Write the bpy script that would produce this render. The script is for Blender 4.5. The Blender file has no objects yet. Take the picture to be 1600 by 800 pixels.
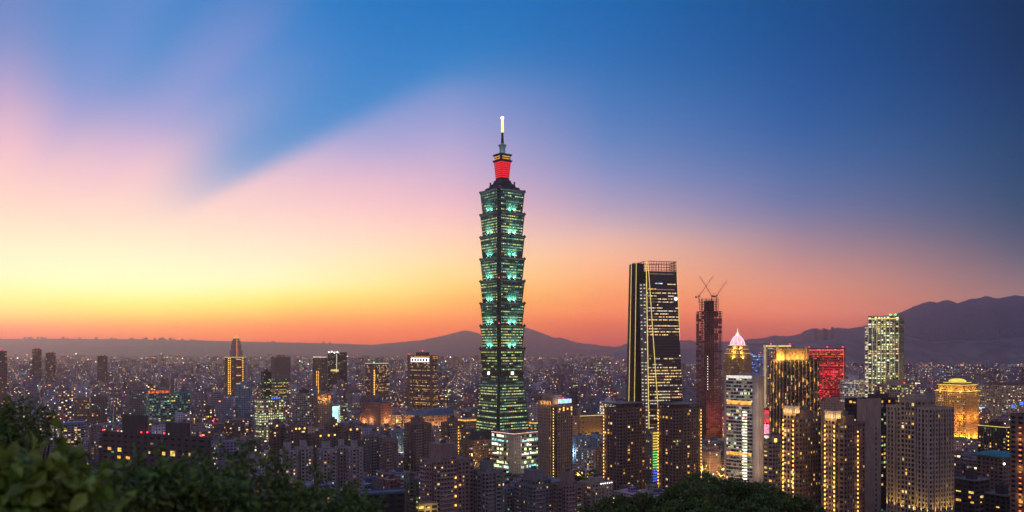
import bpy, math, random
from mathutils import Vector, noise
R = math.radians
sc = bpy.context.scene
col = sc.collection
F = 1250.0            # focal length in photo pixels (photo 1600 wide)
HY = 545.0            # horizon row of the photo
HAZE_D = 6.2e-5      # evening haze: scattering per metre
EYE = 150.0           # eye height above the city plain (m)

# ------------------------------------------------------------------ camera
cam = bpy.data.cameras.new('camera')
cam.sensor_width = 36.0
cam.lens = 36.0 * F / 1600.0
cam.shift_y = (HY - 400.0) / 1600.0
cam.clip_start = 0.1
cam.clip_end = 200000.0
cam.dof.use_dof = True
cam.dof.focus_distance = 1200.0
cam.dof.aperture_fstop = 1.15
cam_o = bpy.data.objects.new('camera', cam)
col.objects.link(cam_o)
cam_o.location = (0, 0, EYE)
cam_o.rotation_euler = (R(90), 0, 0)
sc.camera = cam_o

sc.view_settings.view_transform = 'Standard'
sc.view_settings.look = 'None'
sc.view_settings.exposure = 0.0
sc.view_settings.gamma = 1.0
sc.view_settings.use_curve_mapping = False
sc.render.engine = 'CYCLES'
cy = sc.cycles
cy.max_bounces = 4; cy.diffuse_bounces = 2; cy.glossy_bounces = 2
cy.transmission_bounces = 2; cy.volume_bounces = 0; cy.transparent_max_bounces = 8
cy.sample_clamp_indirect = 2.0
cy.caustics_reflective = False; cy.caustics_refractive = False
cy.use_denoising = True

def lin1(c):
    c /= 255.0
    return c / 12.92 if c <= 0.04045 else ((c + 0.055) / 1.055) ** 2.4
def lin(r, g, b): return (lin1(r), lin1(g), lin1(b), 1.0)

# ------------------------------------------------------------------ sky (dusk, sunset low on the left)
world = bpy.data.worlds.new('World')
sc.world = world
world.use_nodes = True
nt = world.node_tree
nt.nodes.clear()
def N(t, **k):
    n = nt.nodes.new(t)
    for a, v in k.items(): setattr(n, a, v)
    return n
def M(op, a, b=None, clamp=False):
    n = N('ShaderNodeMath', operation=op); n.use_clamp = clamp
    for i, v in enumerate((a, b)):
        if v is None: continue
        if isinstance(v, (int, float)): n.inputs[i].default_value = v
        else: nt.links.new(v, n.inputs[i])
    return n.outputs[0]
def SM(v, a, b, smooth=True):
    n = N('ShaderNodeMapRange'); n.interpolation_type = 'SMOOTHSTEP' if smooth else 'LINEAR'
    nt.links.new(v, n.inputs[0]); n.inputs[1].default_value = a; n.inputs[2].default_value = b
    return n.outputs[0]
def MIX(f, a, b, mode='MIX'):
    n = N('ShaderNodeMix', data_type='RGBA', blend_type=mode)
    if isinstance(f, float): n.inputs[0].default_value = f
    else: nt.links.new(f, n.inputs[0])
    for i, v in ((6, a), (7, b)):
        if isinstance(v, tuple): n.inputs[i].default_value = v
        else: nt.links.new(v, n.inputs[i])
    return n.outputs[2]
def RAMP(f, stops):
    n = N('ShaderNodeValToRGB'); cr = n.color_ramp; cr.interpolation = 'B_SPLINE'
    stops = sorted(stops)
    while len(cr.elements) < len(stops): cr.elements.new(0.5)
    for e, (p, c) in zip(cr.elements, stops): e.position = p
    for e, (p, c) in zip(cr.elements, stops): e.color = c
    nt.links.new(f, n.inputs[0])
    return n.outputs[0]
tc = N('ShaderNodeTexCoord')
sep = N('ShaderNodeSeparateXYZ'); nt.links.new(tc.outputs['Generated'], sep.inputs[0])
dx, dy, dz = sep.outputs
yy = M('MAXIMUM', dy, 0.05)
U = M('DIVIDE', dx, yy)                 # tangent of the azimuth
V = M('DIVIDE', dz, yy)                 # tangent of the elevation seen from the hill
# soft unevenness of the glow (thin high cloud)
nz = N('ShaderNodeTexNoise'); nz.inputs['Scale'].default_value = 2.2; nz.inputs['Detail'].default_value = 3.0
mp = N('ShaderNodeMapping'); nt.links.new(tc.outputs['Generated'], mp.inputs[0]); mp.inputs['Scale'].default_value = (1.0, 1.0, 3.5)
nt.links.new(mp.outputs[0], nz.inputs[0])
wob = M('MULTIPLY', M('SUBTRACT', nz.outputs[0], 0.5), 0.035)
VF = M('DIVIDE', M('ADD', V, wob), 545.0 / F, True)
SKY = [
 (20, [(0, (0.1125, 0.2182, 0.5043)), (70, (0.1768, 0.2521, 0.5277)), (130, (0.3591, 0.3060, 0.5325)), (200, (0.6532, 0.4112, 0.5233)), (260, (0.7913, 0.4794, 0.4867)), (320, (0.7793, 0.5570, 0.4310)), (380, (0.7124, 0.6877, 0.4373)), (430, (0.6366, 0.7565, 0.4043)), (462, (0.5743, 0.6966, 0.1205)), (487, (0.4892, 0.4175, 0.0000)), (507, (0.4794, 0.1518, 0.0000)), (525, (0.4376, 0.0239, 0.0000)), (545, (0.3665, 0.0000, 0.0000))]),
 (110, [(0, (0.0700, 0.2212, 0.5267)), (70, (0.0819, 0.2418, 0.5451)), (140, (0.1615, 0.2654, 0.5558)), (200, (0.4378, 0.3494, 0.5430)), (240, (0.6234, 0.4234, 0.5277)), (290, (0.8082, 0.5104, 0.4916)), (345, (0.7829, 0.6079, 0.4502)), (400, (0.7204, 0.7572, 0.4494)), (440, (0.6681, 0.7877, 0.4041)), (465, (0.6161, 0.6842, 0.0689)), (487, (0.5330, 0.4221, 0.0000)), (508, (0.5290, 0.1680, 0.0000)), (527, (0.4882, 0.0416, 0.0000)), (545, (0.4132, 0.0066, 0.0000))]),
 (240, [(0, (0.0415, 0.2126, 0.5244)), (70, (0.0573, 0.2339, 0.5493)), (140, (0.1139, 0.2622, 0.5671)), (190, (0.2664, 0.3091, 0.5653)), (235, (0.5728, 0.4108, 0.5493)), (285, (0.8229, 0.5129, 0.5103)), (345, (0.8233, 0.6281, 0.4723)), (400, (0.7702, 0.7801, 0.4734)), (440, (0.7290, 0.8190, 0.4306)), (465, (0.6866, 0.7234, 0.1005)), (487, (0.6074, 0.4614, 0.0000)), (508, (0.5963, 0.2043, 0.0000)), (527, (0.5455, 0.0749, 0.0000)), (545, (0.4663, 0.0344, 0.0000))]),
 (420, [(0, (0.0148, 0.1902, 0.5149)), (70, (0.0486, 0.2191, 0.5471)), (140, (0.1338, 0.2657, 0.5800)), (190, (0.2598, 0.3243, 0.5863)), (235, (0.4591, 0.3880, 0.5787)), (285, (0.7613, 0.4945, 0.5274)), (340, (0.8594, 0.5779, 0.4984)), (400, (0.8110, 0.7575, 0.4857)), (440, (0.7714, 0.8054, 0.4041)), (465, (0.7265, 0.7041, 0.0832)), (487, (0.6513, 0.4517, 0.0000)), (510, (0.6482, 0.1663, 0.0000)), (530, (0.5941, 0.0849, 0.0000)), (545, (0.4848, 0.0487, 0.0000))]),
 (560, [(0, (0.0000, 0.1691, 0.4939)), (70, (0.0130, 0.1953, 0.5324)), (130, (0.0690, 0.2413, 0.5592)), (190, (0.2222, 0.3003, 0.5860)), (240, (0.4362, 0.3674, 0.5844)), (285, (0.7543, 0.4535, 0.5224)), (340, (0.8709, 0.5408, 0.4863)), (395, (0.8286, 0.6955, 0.4343)), (440, (0.7772, 0.7396, 0.2486)), (465, (0.7238, 0.5837, 0.0547)), (488, (0.6567, 0.3290, 0.0000)), (512, (0.6374, 0.1451, 0.0000)), (532, (0.5654, 0.0703, 0.0000)), (545, (0.4687, 0.0410, 0.0000))]),
 (700, [(0, (0.0000, 0.1449, 0.4591)), (60, (0.0000, 0.1748, 0.4919)), (110, (0.0430, 0.2191, 0.5252)), (150, (0.1706, 0.2649, 0.5600)), (200, (0.3173, 0.3187, 0.5812)), (250, (0.4792, 0.3712, 0.5620)), (300, (0.7071, 0.4224, 0.5000)), (345, (0.8486, 0.4970, 0.4485)), (392, (0.8428, 0.6055, 0.3511)), (430, (0.8063, 0.6225, 0.1987)), (462, (0.7466, 0.4666, 0.0469)), (490, (0.6760, 0.2415, 0.0000)), (515, (0.6172, 0.1056, 0.0000)), (545, (0.4654, 0.0470, 0.0045))]),
 (950, [(0, (0.0000, 0.1172, 0.3805)), (100, (0.0053, 0.1360, 0.4131)), (200, (0.0582, 0.1878, 0.4508)), (260, (0.1547, 0.2312, 0.4746)), (310, (0.2949, 0.2756, 0.4500)), (350, (0.5100, 0.3579, 0.3856)), (382, (0.7521, 0.4303, 0.2892)), (420, (0.8274, 0.3802, 0.1679)), (460, (0.7610, 0.2767, 0.0448)), (490, (0.6459, 0.1458, 0.0000)), (515, (0.4507, 0.0646, 0.0040)), (545, (0.2808, 0.0322, 0.0279))]),
 (1240, [(0, (0.0000, 0.0644, 0.2246)), (100, (0.0000, 0.0719, 0.2714)), (200, (0.0123, 0.1025, 0.3115)), (260, (0.0398, 0.1257, 0.3252)), (320, (0.1054, 0.1514, 0.3150)), (360, (0.2200, 0.1813, 0.2607)), (400, (0.3891, 0.2133, 0.2107)), (440, (0.5884, 0.2267, 0.1216)), (480, (0.6076, 0.1562, 0.0498)), (510, (0.3943, 0.0788, 0.0303)), (545, (0.2231, 0.0363, 0.0408))]),
 (1590, [(0, (0.0000, 0.0234, 0.0839)), (100, (0.0000, 0.0244, 0.1000)), (200, (0.0000, 0.0424, 0.1357)), (300, (0.0038, 0.0555, 0.1315)), (360, (0.0346, 0.0713, 0.1345)), (400, (0.0899, 0.0919, 0.1296)), (440, (0.2021, 0.1299, 0.1354)), (480, (0.3160, 0.1371, 0.0951)), (520, (0.2141, 0.0682, 0.0589)), (545, (0.1437, 0.0489, 0.0508))]),
]
WEDGE = [(0, (0.0000, 0.1527, 0.4742)), (100, (0.0000, 0.1839, 0.5135)), (200, (0.0170, 0.2327, 0.5433)), (255, (0.0955, 0.2746, 0.5464)), (300, (0.2642, 0.3620, 0.5490)), (345, (0.5899, 0.5147, 0.5337)), (400, (0.7736, 0.7148, 0.4960))]

cur = None; px_prev = None
for px, st in SKY:
    c = RAMP(VF, [((545.0 - y) / 545.0, (*rgb, 1.0)) for y, rgb in st])
    cur = c if cur is None else MIX(SM(U, (px_prev - 800) / F, (px - 800) / F, False), cur, c)
    px_prev = px
# crepuscular shadow fanning out from the set sun, and two brighter rosy beams
su, sv = (-115 - 800) / F, 0.0
ru = M('SUBTRACT', U, su); rv = M('SUBTRACT', V, sv)
ang = M('ARCTAN2', rv, ru)
rad = M('SQRT', M('ADD', M('MULTIPLY', ru, ru), M('MULTIPLY', rv, rv)))
w1 = M('MULTIPLY', SM(ang, R(25.9), R(29.9)), M('SUBTRACT', 1.0, SM(ang, R(30.6), R(41.0))))
w1 = M('MULTIPLY', w1, SM(rad, 0.29, 0.48))
w1 = M('MULTIPLY', w1, M('SUBTRACT', 1.0, M('MULTIPLY', SM(rad, 0.62, 0.95), 0.8)))
wedge = RAMP(VF, [((545.0 - y) / 545.0, (*c, 1.0)) for y, c in WEDGE])
cur = MIX(M('MULTIPLY', w1, 0.92), cur, wedge)
w2 = M('MULTIPLY', SM(ang, R(40.0), R(44.5)), M('SUBTRACT', 1.0, SM(ang, R(45.0), R(54.0))))
w2 = M('MULTIPLY', M('MULTIPLY', w2, SM(rad, 0.2, 0.4)), M('SUBTRACT', 1.0, SM(rad, 0.5, 0.72)))
cur = MIX(M('MULTIPLY', w2, 0.16), cur, lin(205, 165, 212))
w3 = M('MULTIPLY', SM(ang, R(52.0), R(58.0)), M('SUBTRACT', 1.0, SM(ang, R(58.0), R(66.0))))
w3 = M('MULTIPLY', M('MULTIPLY', w3, SM(rad, 0.2, 0.4)), M('SUBTRACT', 1.0, SM(rad, 0.5, 0.75)))
cur = MIX(M('MULTIPLY', w3, 0.22), cur, lin(120, 140, 208))
# the low sky is brighter than it looks through the evening haze
hL = M('MULTIPLY', M('MINIMUM', 24000.0, M('DIVIDE', 1110.0, M('MAXIMUM', V, 0.001))), M('SQRT', M('ADD', 1.0, M('MULTIPLY', U, U))))
hg = M('POWER', 2.71828, M('MULTIPLY', M('MINIMUM', hL, 30000.0), HAZE_D))
gn = N('ShaderNodeVectorMath', operation='SCALE'); nt.links.new(cur, gn.inputs[0]); nt.links.new(hg, gn.inputs['Scale'])
cur = gn.outputs[0]
# overhead it is night-blue; behind the viewer brightened rosy to light the facades
cur = MIX(SM(dz, 0.38, 0.85), cur, (0.06, 0.14, 0.30, 1))
back = RAMP(M('MAXIMUM', dz, 0.0), [(0.0, (0.53, 0.38, 0.44, 1)), (0.18, (0.51, 0.38, 0.53, 1)), (0.5, (0.20, 0.25, 0.48, 1)), (1.0, (0.06, 0.14, 0.30, 1))])
cur = MIX(M('SUBTRACT', 1.0, SM(dy, 0.05, 0.74)), cur, back)
bg = N('ShaderNodeBackground'); bg.inputs[1].default_value = 1.0
nt.links.new(cur, bg.inputs[0])
wo = N('ShaderNodeOutputWorld'); nt.links.new(bg.outputs[0], wo.inputs[0])
world.cycles.sampling_method = 'MANUAL'; world.cycles.sample_map_resolution = 512

# last direct glow of the set sun
sun = bpy.data.lights.new('sun', 'SUN'); sun.energy = 0.17; sun.angle = R(12); sun.color = (1.0, 0.52, 0.40)
sun_o = bpy.data.objects.new('sun', sun); col.objects.link(sun_o)
sun_o.rotation_euler = Vector((0.585, -0.81, -0.045)).to_track_quat('-Z', 'Y').to_euler()

# ------------------------------------------------------------------ helpers
class MB:
    """collects faces and links them as ONE mesh object"""
    def __init__(s): s.v = []; s.f = []; s.m = []; s.c = []
    def add(s, vs, fs, mi=0):
        o = len(s.v); s.v.extend(vs)
        for f in fs: s.f.append([i + o for i in f]); s.m.append(mi)
    def box(s, x0, x1, y0, y1, z0, z1, mi=0):
        s.add([(x0,y0,z0),(x1,y0,z0),(x1,y1,z0),(x0,y1,z0),(x0,y0,z1),(x1,y0,z1),(x1,y1,z1),(x0,y1,z1)],
              [(0,3,2,1),(4,5,6,7),(0,1,5,4),(1,2,6,5),(2,3,7,6),(3,0,4,7)], mi)
    def obox(s, o, u, n, u0, u1, d0, d1, z0, z1, mi=0):
        """box along horizontal direction u, outward normal n"""
        P = []
        for z in (z0, z1):
            for a, d in ((u0,d0),(u1,d0),(u1,d1),(u0,d1)):
                P.append((o[0]+u[0]*a+n[0]*d, o[1]+u[1]*a+n[1]*d, z))
        s.add(P, [(0,3,2,1),(4,5,6,7),(0,1,5,4),(1,2,6,5),(2,3,7,6),(3,0,4,7)], mi)
    def ring(s, x0, x1, y0, y1, t, z0, z1, mi=0):
        s.box(x0, x1, y0, y0+t, z0, z1, mi); s.box(x0, x1, y1-t, y1, z0, z1, mi)
        s.box(x0, x0+t, y0+t, y1-t, z0, z1, mi); s.box(x1-t, x1, y0+t, y1-t, z0, z1, mi)
    def prism(s, poly0, z0, poly1, z1, mi=0, caps=True):
        n = len(poly0)
        vs = [(x,y,z0) for x,y in poly0] + [(x,y,z1) for x,y in poly1]
        fs = [(i,(i+1)%n,n+(i+1)%n,n+i) for i in range(n)]
        if caps: fs += [tuple(range(n-1,-1,-1)), tuple(range(n,2*n))]
        s.add(vs, fs, mi)
    def tube(s, a, b, r0, r1=None, n=6, mi=0):
        a, b = Vector(a), Vector(b); r1 = r0 if r1 is None else r1
        d = (b-a).normalized(); q = d.orthogonal().normalized(); w = d.cross(q)
        vs = []
        for p, r in ((a,r0),(b,r1)):
            for k in range(n):
                t = 2*math.pi*k/n; vs.append(tuple(p + q*(r*math.cos(t)) + w*(r*math.sin(t))))
        fs = [(k,(k+1)%n,n+(k+1)%n,n+k) for k in range(n)] + [tuple(range(n-1,-1,-1)), tuple(range(n,2*n))]
        s.add(vs, fs, mi)
    def lathe(s, prof, n=16, cx=0, cy=0, mi=0):
        vs = []; fs = []
        for r, z in prof:
            for k in range(n):
                t = 2*math.pi*k/n; vs.append((cx+r*math.cos(t), cy+r*math.sin(t), z))
        for j in range(len(prof)-1):
            for k in range(n):
                a = j*n+k; b = j*n+(k+1)%n; fs.append((a,b,b+n,a+n))
        fs.append(tuple(range(n-1,-1,-1))); fs.append(tuple(range((len(prof)-1)*n, len(prof)*n)))
        s.add(vs, fs, mi)
    def mesh(s, name, mats):
        me = bpy.data.meshes.new(name)
        me.from_pydata(s.v, [], s.f)
        if not isinstance(mats, (list, tuple)): mats = [mats]
        for m in mats: me.materials.append(m)
        if len(mats) > 1: me.polygons.foreach_set('material_index', s.m)
        me.update()
        return me
    def build(s, name, mats, parent=None, smooth=False):
        me = s.mesh(name, mats)
        if smooth: me.polygons.foreach_set('use_smooth', [True]*len(me.polygons))
        return link(name, me, parent)
def link(name, data, parent=None):
    o = bpy.data.objects.new(name, data); col.objects.link(o)
    if parent is not None: o.parent = parent
    return o
def tag(o, label=None, cat=None, group=None, kind=None):
    if label: o['label'] = label
    if cat: o['category'] = cat
    if group: o['group'] = group
    if kind: o['kind'] = kind
    return o
def PX(px, py, Y): return ((px-800.0)/F*Y, Y, EYE-(py-HY)/F*Y)

# ------------------------------------------------------------------ materials
MATS = {}
def new_mat(name):
    m = bpy.data.materials.new(name); m.use_nodes = True
    return m, m.node_tree, m.node_tree.nodes['Principled BSDF']
def wall_mat(name, rgb, rough=0.8, var=0.25, metal=0.0, scale=0.12):
    if name in MATS: return MATS[name]
    m, t, p = new_mat(name)
    g = t.nodes.new('ShaderNodeNewGeometry')
    mpn = t.nodes.new('ShaderNodeMapping'); mpn.inputs['Scale'].default_value = (1, 1, 0.25)
    t.links.new(g.outputs['Position'], mpn.inputs[0])
    n = t.nodes.new('ShaderNodeTexNoise'); n.inputs['Scale'].default_value = scale*4; n.inputs['Detail'].default_value = 5
    t.links.new(mpn.outputs[0], n.inputs[0])
    r = t.nodes.new('ShaderNodeMapRange'); r.inputs[1].default_value = 0.3; r.inputs[2].default_value = 0.7
    r.inputs[3].default_value = 1-var; r.inputs[4].default_value = 1+var
    t.links.new(n.outputs[0], r.inputs[0])
    mx = t.nodes.new('ShaderNodeVectorMath'); mx.operation = 'SCALE'; mx.inputs[0].default_value = rgb
    t.links.new(r.outputs[0], mx.inputs['Scale']); t.links.new(mx.outputs[0], p.inputs['Base Color'])
    p.inputs['Roughness'].default_value = rough; p.inputs['Metallic'].default_value = metal
    MATS[name] = m
    return m
def emit_mat(name, rgb, strength, var=0.7, scale=0.35, sample=False, base=(0.05,0.05,0.05)):
    if name in MATS: return MATS[name]
    m, t, p = new_mat(name)
    p.inputs['Base Color'].default_value = (*base, 1); p.inputs['Roughness'].default_value = 0.4
    p.inputs['Emission Color'].default_value = (*rgb, 1)
    if var:
        g = t.nodes.new('ShaderNodeNewGeometry')
        n = t.nodes.new('ShaderNodeTexNoise'); n.inputs['Scale'].default_value = scale; n.inputs['Detail'].default_value = 2
        t.links.new(g.outputs['Position'], n.inputs[0])
        r = t.nodes.new('ShaderNodeMapRange'); r.inputs[1].default_value = 0.3; r.inputs[2].default_value = 0.7
        r.inputs[3].default_value = strength*(1-var); r.inputs[4].default_value = strength*(1+var)
        t.links.new(n.outputs[0], r.inputs[0]); t.links.new(r.outputs[0], p.inputs['Emission Strength'])
    else: p.inputs['Emission Strength'].default_value = strength
    m.cycles.emission_sampling = 'AUTO' if sample else 'NONE'
    MATS[name] = m
    return m
def glass_mat(name, rgb=(0.02,0.025,0.032), rough=0.12):
    if name in MATS: return MATS[name]
    m, t, p = new_mat(name)
    p.inputs['Base Color'].default_value = (*rgb, 1); p.inputs['Roughness'].default_value = rough
    g = t.nodes.new('ShaderNodeNewGeometry')
    n = t.nodes.new('ShaderNodeTexNoise'); n.inputs['Scale'].default_value = 0.4
    t.links.new(g.outputs['Position'], n.inputs[0])
    b = t.nodes.new('ShaderNodeBump'); b.inputs['Strength'].default_value = 0.08; b.inputs['Distance'].default_value = 0.3
    t.links.new(n.outputs[0], b.inputs['Height']); t.links.new(b.outputs[0], p.inputs['Normal'])
    MATS[name] = m
    return m
GLASS = glass_mat('dark_glass'); GGREEN = glass_mat('green_glass', (0.012,0.075,0.055), 0.22)
W = dict(
 brown=wall_mat('brown_tile',(0.20,0.135,0.115)), pink=wall_mat('pinkish_tile',(0.28,0.18,0.155)), tan=wall_mat('tan_tile',(0.36,0.26,0.19)),
 grey=wall_mat('grey_tile',(0.215,0.20,0.195)), pale=wall_mat('pale_tile',(0.37,0.32,0.31)), beige=wall_mat('beige_stone',(0.40,0.32,0.25)),
 dark=wall_mat('dark_stone',(0.07,0.055,0.055)), white=wall_mat('white_panel',(0.62,0.60,0.60)), bluegrey=wall_mat('blue_grey_panel',(0.24,0.33,0.42)),
 red=wall_mat('red_panel',(0.30,0.045,0.05)), black=wall_mat('black_panel',(0.025,0.024,0.028)), concrete=wall_mat('concrete',(0.30,0.28,0.27)),
 steel=wall_mat('dark_steel',(0.09,0.085,0.09),0.5), bluesteel=wall_mat('blue_roof_sheet',(0.07,0.10,0.16),0.6), teal=wall_mat('teal_roof_sheet',(0.05,0.24,0.26),0.5),
 rust=wall_mat('red_brown_steel',(0.24,0.105,0.10)), cream=wall_mat('cream_stone',(0.42,0.32,0.23)), scaff=wall_mat('scaffold_steel',(0.24,0.115,0.11)), gold=wall_mat('gold_brown_stone',(0.45,0.27,0.12)), olive=wall_mat('olive_panel',(0.20,0.20,0.14)),
)
L = dict(
 amber=emit_mat('amber_light',(1.0,0.46,0.07),1.1), warm=emit_mat('warm_light',(1.0,0.66,0.28),1.2), white=emit_mat('white_light',(1.0,0.90,0.72),.8),
 green=emit_mat('greenish_light',(0.75,0.95,0.32),0.9), yellow=emit_mat('yellow_light',(1.0,0.72,0.14),.85), teal=emit_mat('teal_light',(0.18,0.85,0.68),0.6),
 cool=emit_mat('cool_light',(0.62,0.85,1.0),1.0), red=emit_mat('red_light',(1.0,0.05,0.06),1.0), blue=emit_mat('blue_light',(0.08,0.22,1.0),1.2),
 dim=emit_mat('dim_light',(1.0,0.62,0.36),0.16), dimgreen=emit_mat('dim_green_light',(0.45,0.85,0.45),0.24), orange=emit_mat('orange_light',(1.0,0.30,0.03),1.1),
 gold=emit_mat('gold_strip',(1.0,0.74,0.20),1.0,0.25), bright=emit_mat('bright_white_light',(1.0,0.95,0.72),1.6), brightgreen=emit_mat('bright_green_light',(0.80,1.0,0.45),1.3), brightteal=emit_mat('bright_teal_light',(0.35,0.95,0.90),1.1),
 magenta=emit_mat('pink_light',(1.0,0.35,0.55),1.0),
)
BEACON = emit_mat('beacon_red',(1.0,0.03,0.04),5.0,0)
LAMP = emit_mat('amber_lamp',(1.0,0.50,0.08),3.0,0)
LAMPW = emit_mat('white_lamp',(1.0,0.95,0.85),4.0,0)

# ------------------------------------------------------------------ ground with the viewing hill
HB = [(46,190,22,60,45),(-14,16,-2.5,14,12)]
def hill_z(x, y):
    r = math.hypot(x, y)
    z = 148.3 - 0.34*max(0.0, r-1.0)
    z = z if z > 30 else 30*math.exp((z-30)/30.0)
    for bx, by, bh, sx, sy in HB: z += bh*math.exp(-((x-bx)/sx)**2-((y-by)/sy)**2)
    if r > 520: z *= max(0.0, 1-(r-520)/80.0)
    if r > 15: z += (noise.noise((x*0.03, y*0.03, 0.3)))*3.0*min(1.0, z/30.0)
    return z
def axis(dense, far):
    a = [0.0]; s = 3.0
    while a[-1] < far:
        a.append(a[-1]+s)
        if a[-1] > dense: s *= 1.28
        elif a[-1] > 60: s = 16.0
    return [-q for q in a[:0:-1]] + a
gm = MB(); ax = axis(620, 26000); n_ax = len(ax)
gm.v = [(max(-19500, min(19500, x)), max(-3000, min(23500, y)), hill_z(x, y)) for y in ax for x in ax]
gm.f = [(j*n_ax+i, j*n_ax+i+1, (j+1)*n_ax+i+1, (j+1)*n_ax+i) for j in range(n_ax-1) for i in range(n_ax-1)]
gm.m = [0]*len(gm.f)
m, t, p = new_mat('city_ground')
g = t.nodes.new('ShaderNodeNewGeometry'); n1 = t.nodes.new('ShaderNodeTexNoise'); n1.inputs['Scale'].default_value = 0.012; n1.inputs['Detail'].default_value = 6
t.links.new(g.outputs['Position'], n1.inputs[0])
cr = t.nodes.new('ShaderNodeValToRGB'); e = cr.color_ramp.elements
e[0].position = 0.40; e[0].color = (0.035,0.05,0.022,1); e[1].position = 0.52; e[1].color = (0.06,0.057,0.055,1)
t.links.new(n1.outputs[0], cr.inputs[0])
sx = t.nodes.new('ShaderNodeSeparateXYZ'); t.links.new(g.outputs['Position'], sx.inputs[0])
mr = t.nodes.new('ShaderNodeMapRange'); mr.inputs[1].default_value = 1.0; mr.inputs[2].default_value = 8.0
t.links.new(sx.outputs[2], mr.inputs[0])
mxn = t.nodes.new('ShaderNodeMix'); mxn.data_type = 'RGBA'; t.links.new(mr.outputs[0], mxn.inputs[0]); t.links.new(cr.outputs[0], mxn.inputs[6]); mxn.inputs[7].default_value = (0.03,0.042,0.016,1)
t.links.new(mxn.outputs[2], p.inputs['Base Color']); p.inputs['Roughness'].default_value = 0.9
tag(gm.build('ground', m, smooth=True), 'dark plain under the city with the wooded viewing hill in front', kind='structure')

# far hills: real ridges with their own distance and depth
def ridge(name, prof, Y, label, rgb, depth=2500.0, rough=22.0):
    mb = MB(); xs = []; x0, x1 = prof[0][0], prof[-1][0]; k = 360
    for i in range(k+1):
        px = x0+(x1-x0)*i/k
        for (a, ya), (b, yb) in zip(prof, prof[1:]):
            if a <= px <= b: f = (px-a)/(b-a); py = ya+(yb-ya)*f; break
        xs.append((px, py))
    rows = 15
    for j in range(rows):
        s = (j-9)/9.0 if j <= 9 else (j-9)/5.0
        fall = math.cos(min(1, abs(s))*math.pi/2)**1.15 if abs(s) < 1 else 0
        for px, py in xs:
            X, _, H = PX(px, py, Y)
            yv = Y + s*depth + noise.noise((px*0.02, s*2, 1.7))*depth*0.12*(1 if j != 9 else 0.2)
            xx = X*(yv/Y)
            z = H*fall + noise.fractal((xx*0.0016, yv*0.0016, 0.5), 0.9, 2.1, 5)*rough*(1.6 if 0 < j < 9 else 0.3)*(fall**0.5)
            mb.v.append((xx, yv, max(-0.5, z) if fall > 0 else -0.5))
    w = k+1
    mb.f = [(j*w+i, j*w+i+1, (j+1)*w+i+1, (j+1)*w+i) for j in range(rows-1) for i in range(k)]; mb.m = [0]*len(mb.f)
    return tag(mb.build(name, wall_mat(name+'_forest', rgb, 0.95, 0.4, scale=0.002), smooth=True), label, kind='structure')  # far slopes have a pale haze tint put into their base colour
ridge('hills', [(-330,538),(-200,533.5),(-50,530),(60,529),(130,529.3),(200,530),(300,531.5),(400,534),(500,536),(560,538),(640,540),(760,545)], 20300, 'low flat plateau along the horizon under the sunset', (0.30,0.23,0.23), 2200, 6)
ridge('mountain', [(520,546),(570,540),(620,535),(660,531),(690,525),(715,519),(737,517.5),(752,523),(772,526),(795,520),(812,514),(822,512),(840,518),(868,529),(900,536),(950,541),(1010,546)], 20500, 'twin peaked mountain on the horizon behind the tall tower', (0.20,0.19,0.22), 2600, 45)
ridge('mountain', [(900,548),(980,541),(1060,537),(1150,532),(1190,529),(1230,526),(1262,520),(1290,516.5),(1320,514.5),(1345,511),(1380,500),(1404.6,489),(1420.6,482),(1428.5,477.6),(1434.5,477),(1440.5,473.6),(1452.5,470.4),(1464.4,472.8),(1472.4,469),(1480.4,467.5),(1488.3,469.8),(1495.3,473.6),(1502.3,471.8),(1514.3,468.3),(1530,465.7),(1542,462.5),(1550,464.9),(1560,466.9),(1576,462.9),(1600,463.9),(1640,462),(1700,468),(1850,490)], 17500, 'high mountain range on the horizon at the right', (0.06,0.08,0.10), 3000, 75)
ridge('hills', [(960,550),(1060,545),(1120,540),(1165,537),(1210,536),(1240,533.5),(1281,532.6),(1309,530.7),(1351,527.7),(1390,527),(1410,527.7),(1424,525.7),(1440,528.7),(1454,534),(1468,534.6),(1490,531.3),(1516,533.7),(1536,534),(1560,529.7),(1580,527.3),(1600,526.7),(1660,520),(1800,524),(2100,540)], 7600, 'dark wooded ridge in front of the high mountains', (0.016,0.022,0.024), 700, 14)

# ------------------------------------------------------------------ haze over the whole basin
hz = MB(); hz.box(-20000, 20000, -3500, 24000, -2.0, 1260.0)
m = bpy.data.materials.new('evening_haze'); m.use_nodes = True; t = m.node_tree; t.nodes.clear()
pv = t.nodes.new('ShaderNodeVolumePrincipled')
pv.inputs['Color'].default_value = (1.0,0.83,0.91,1); pv.inputs['Density'].default_value = HAZE_D; pv.inputs['Anisotropy'].default_value = 0.84
ou = t.nodes.new('ShaderNodeOutputMaterial'); t.links.new(pv.outputs[0], ou.inputs['Volume'])
haze = tag(hz.build('haze', m), 'evening haze lying over the city basin', kind='stuff')
haze.display_type = 'WIRE'
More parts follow.
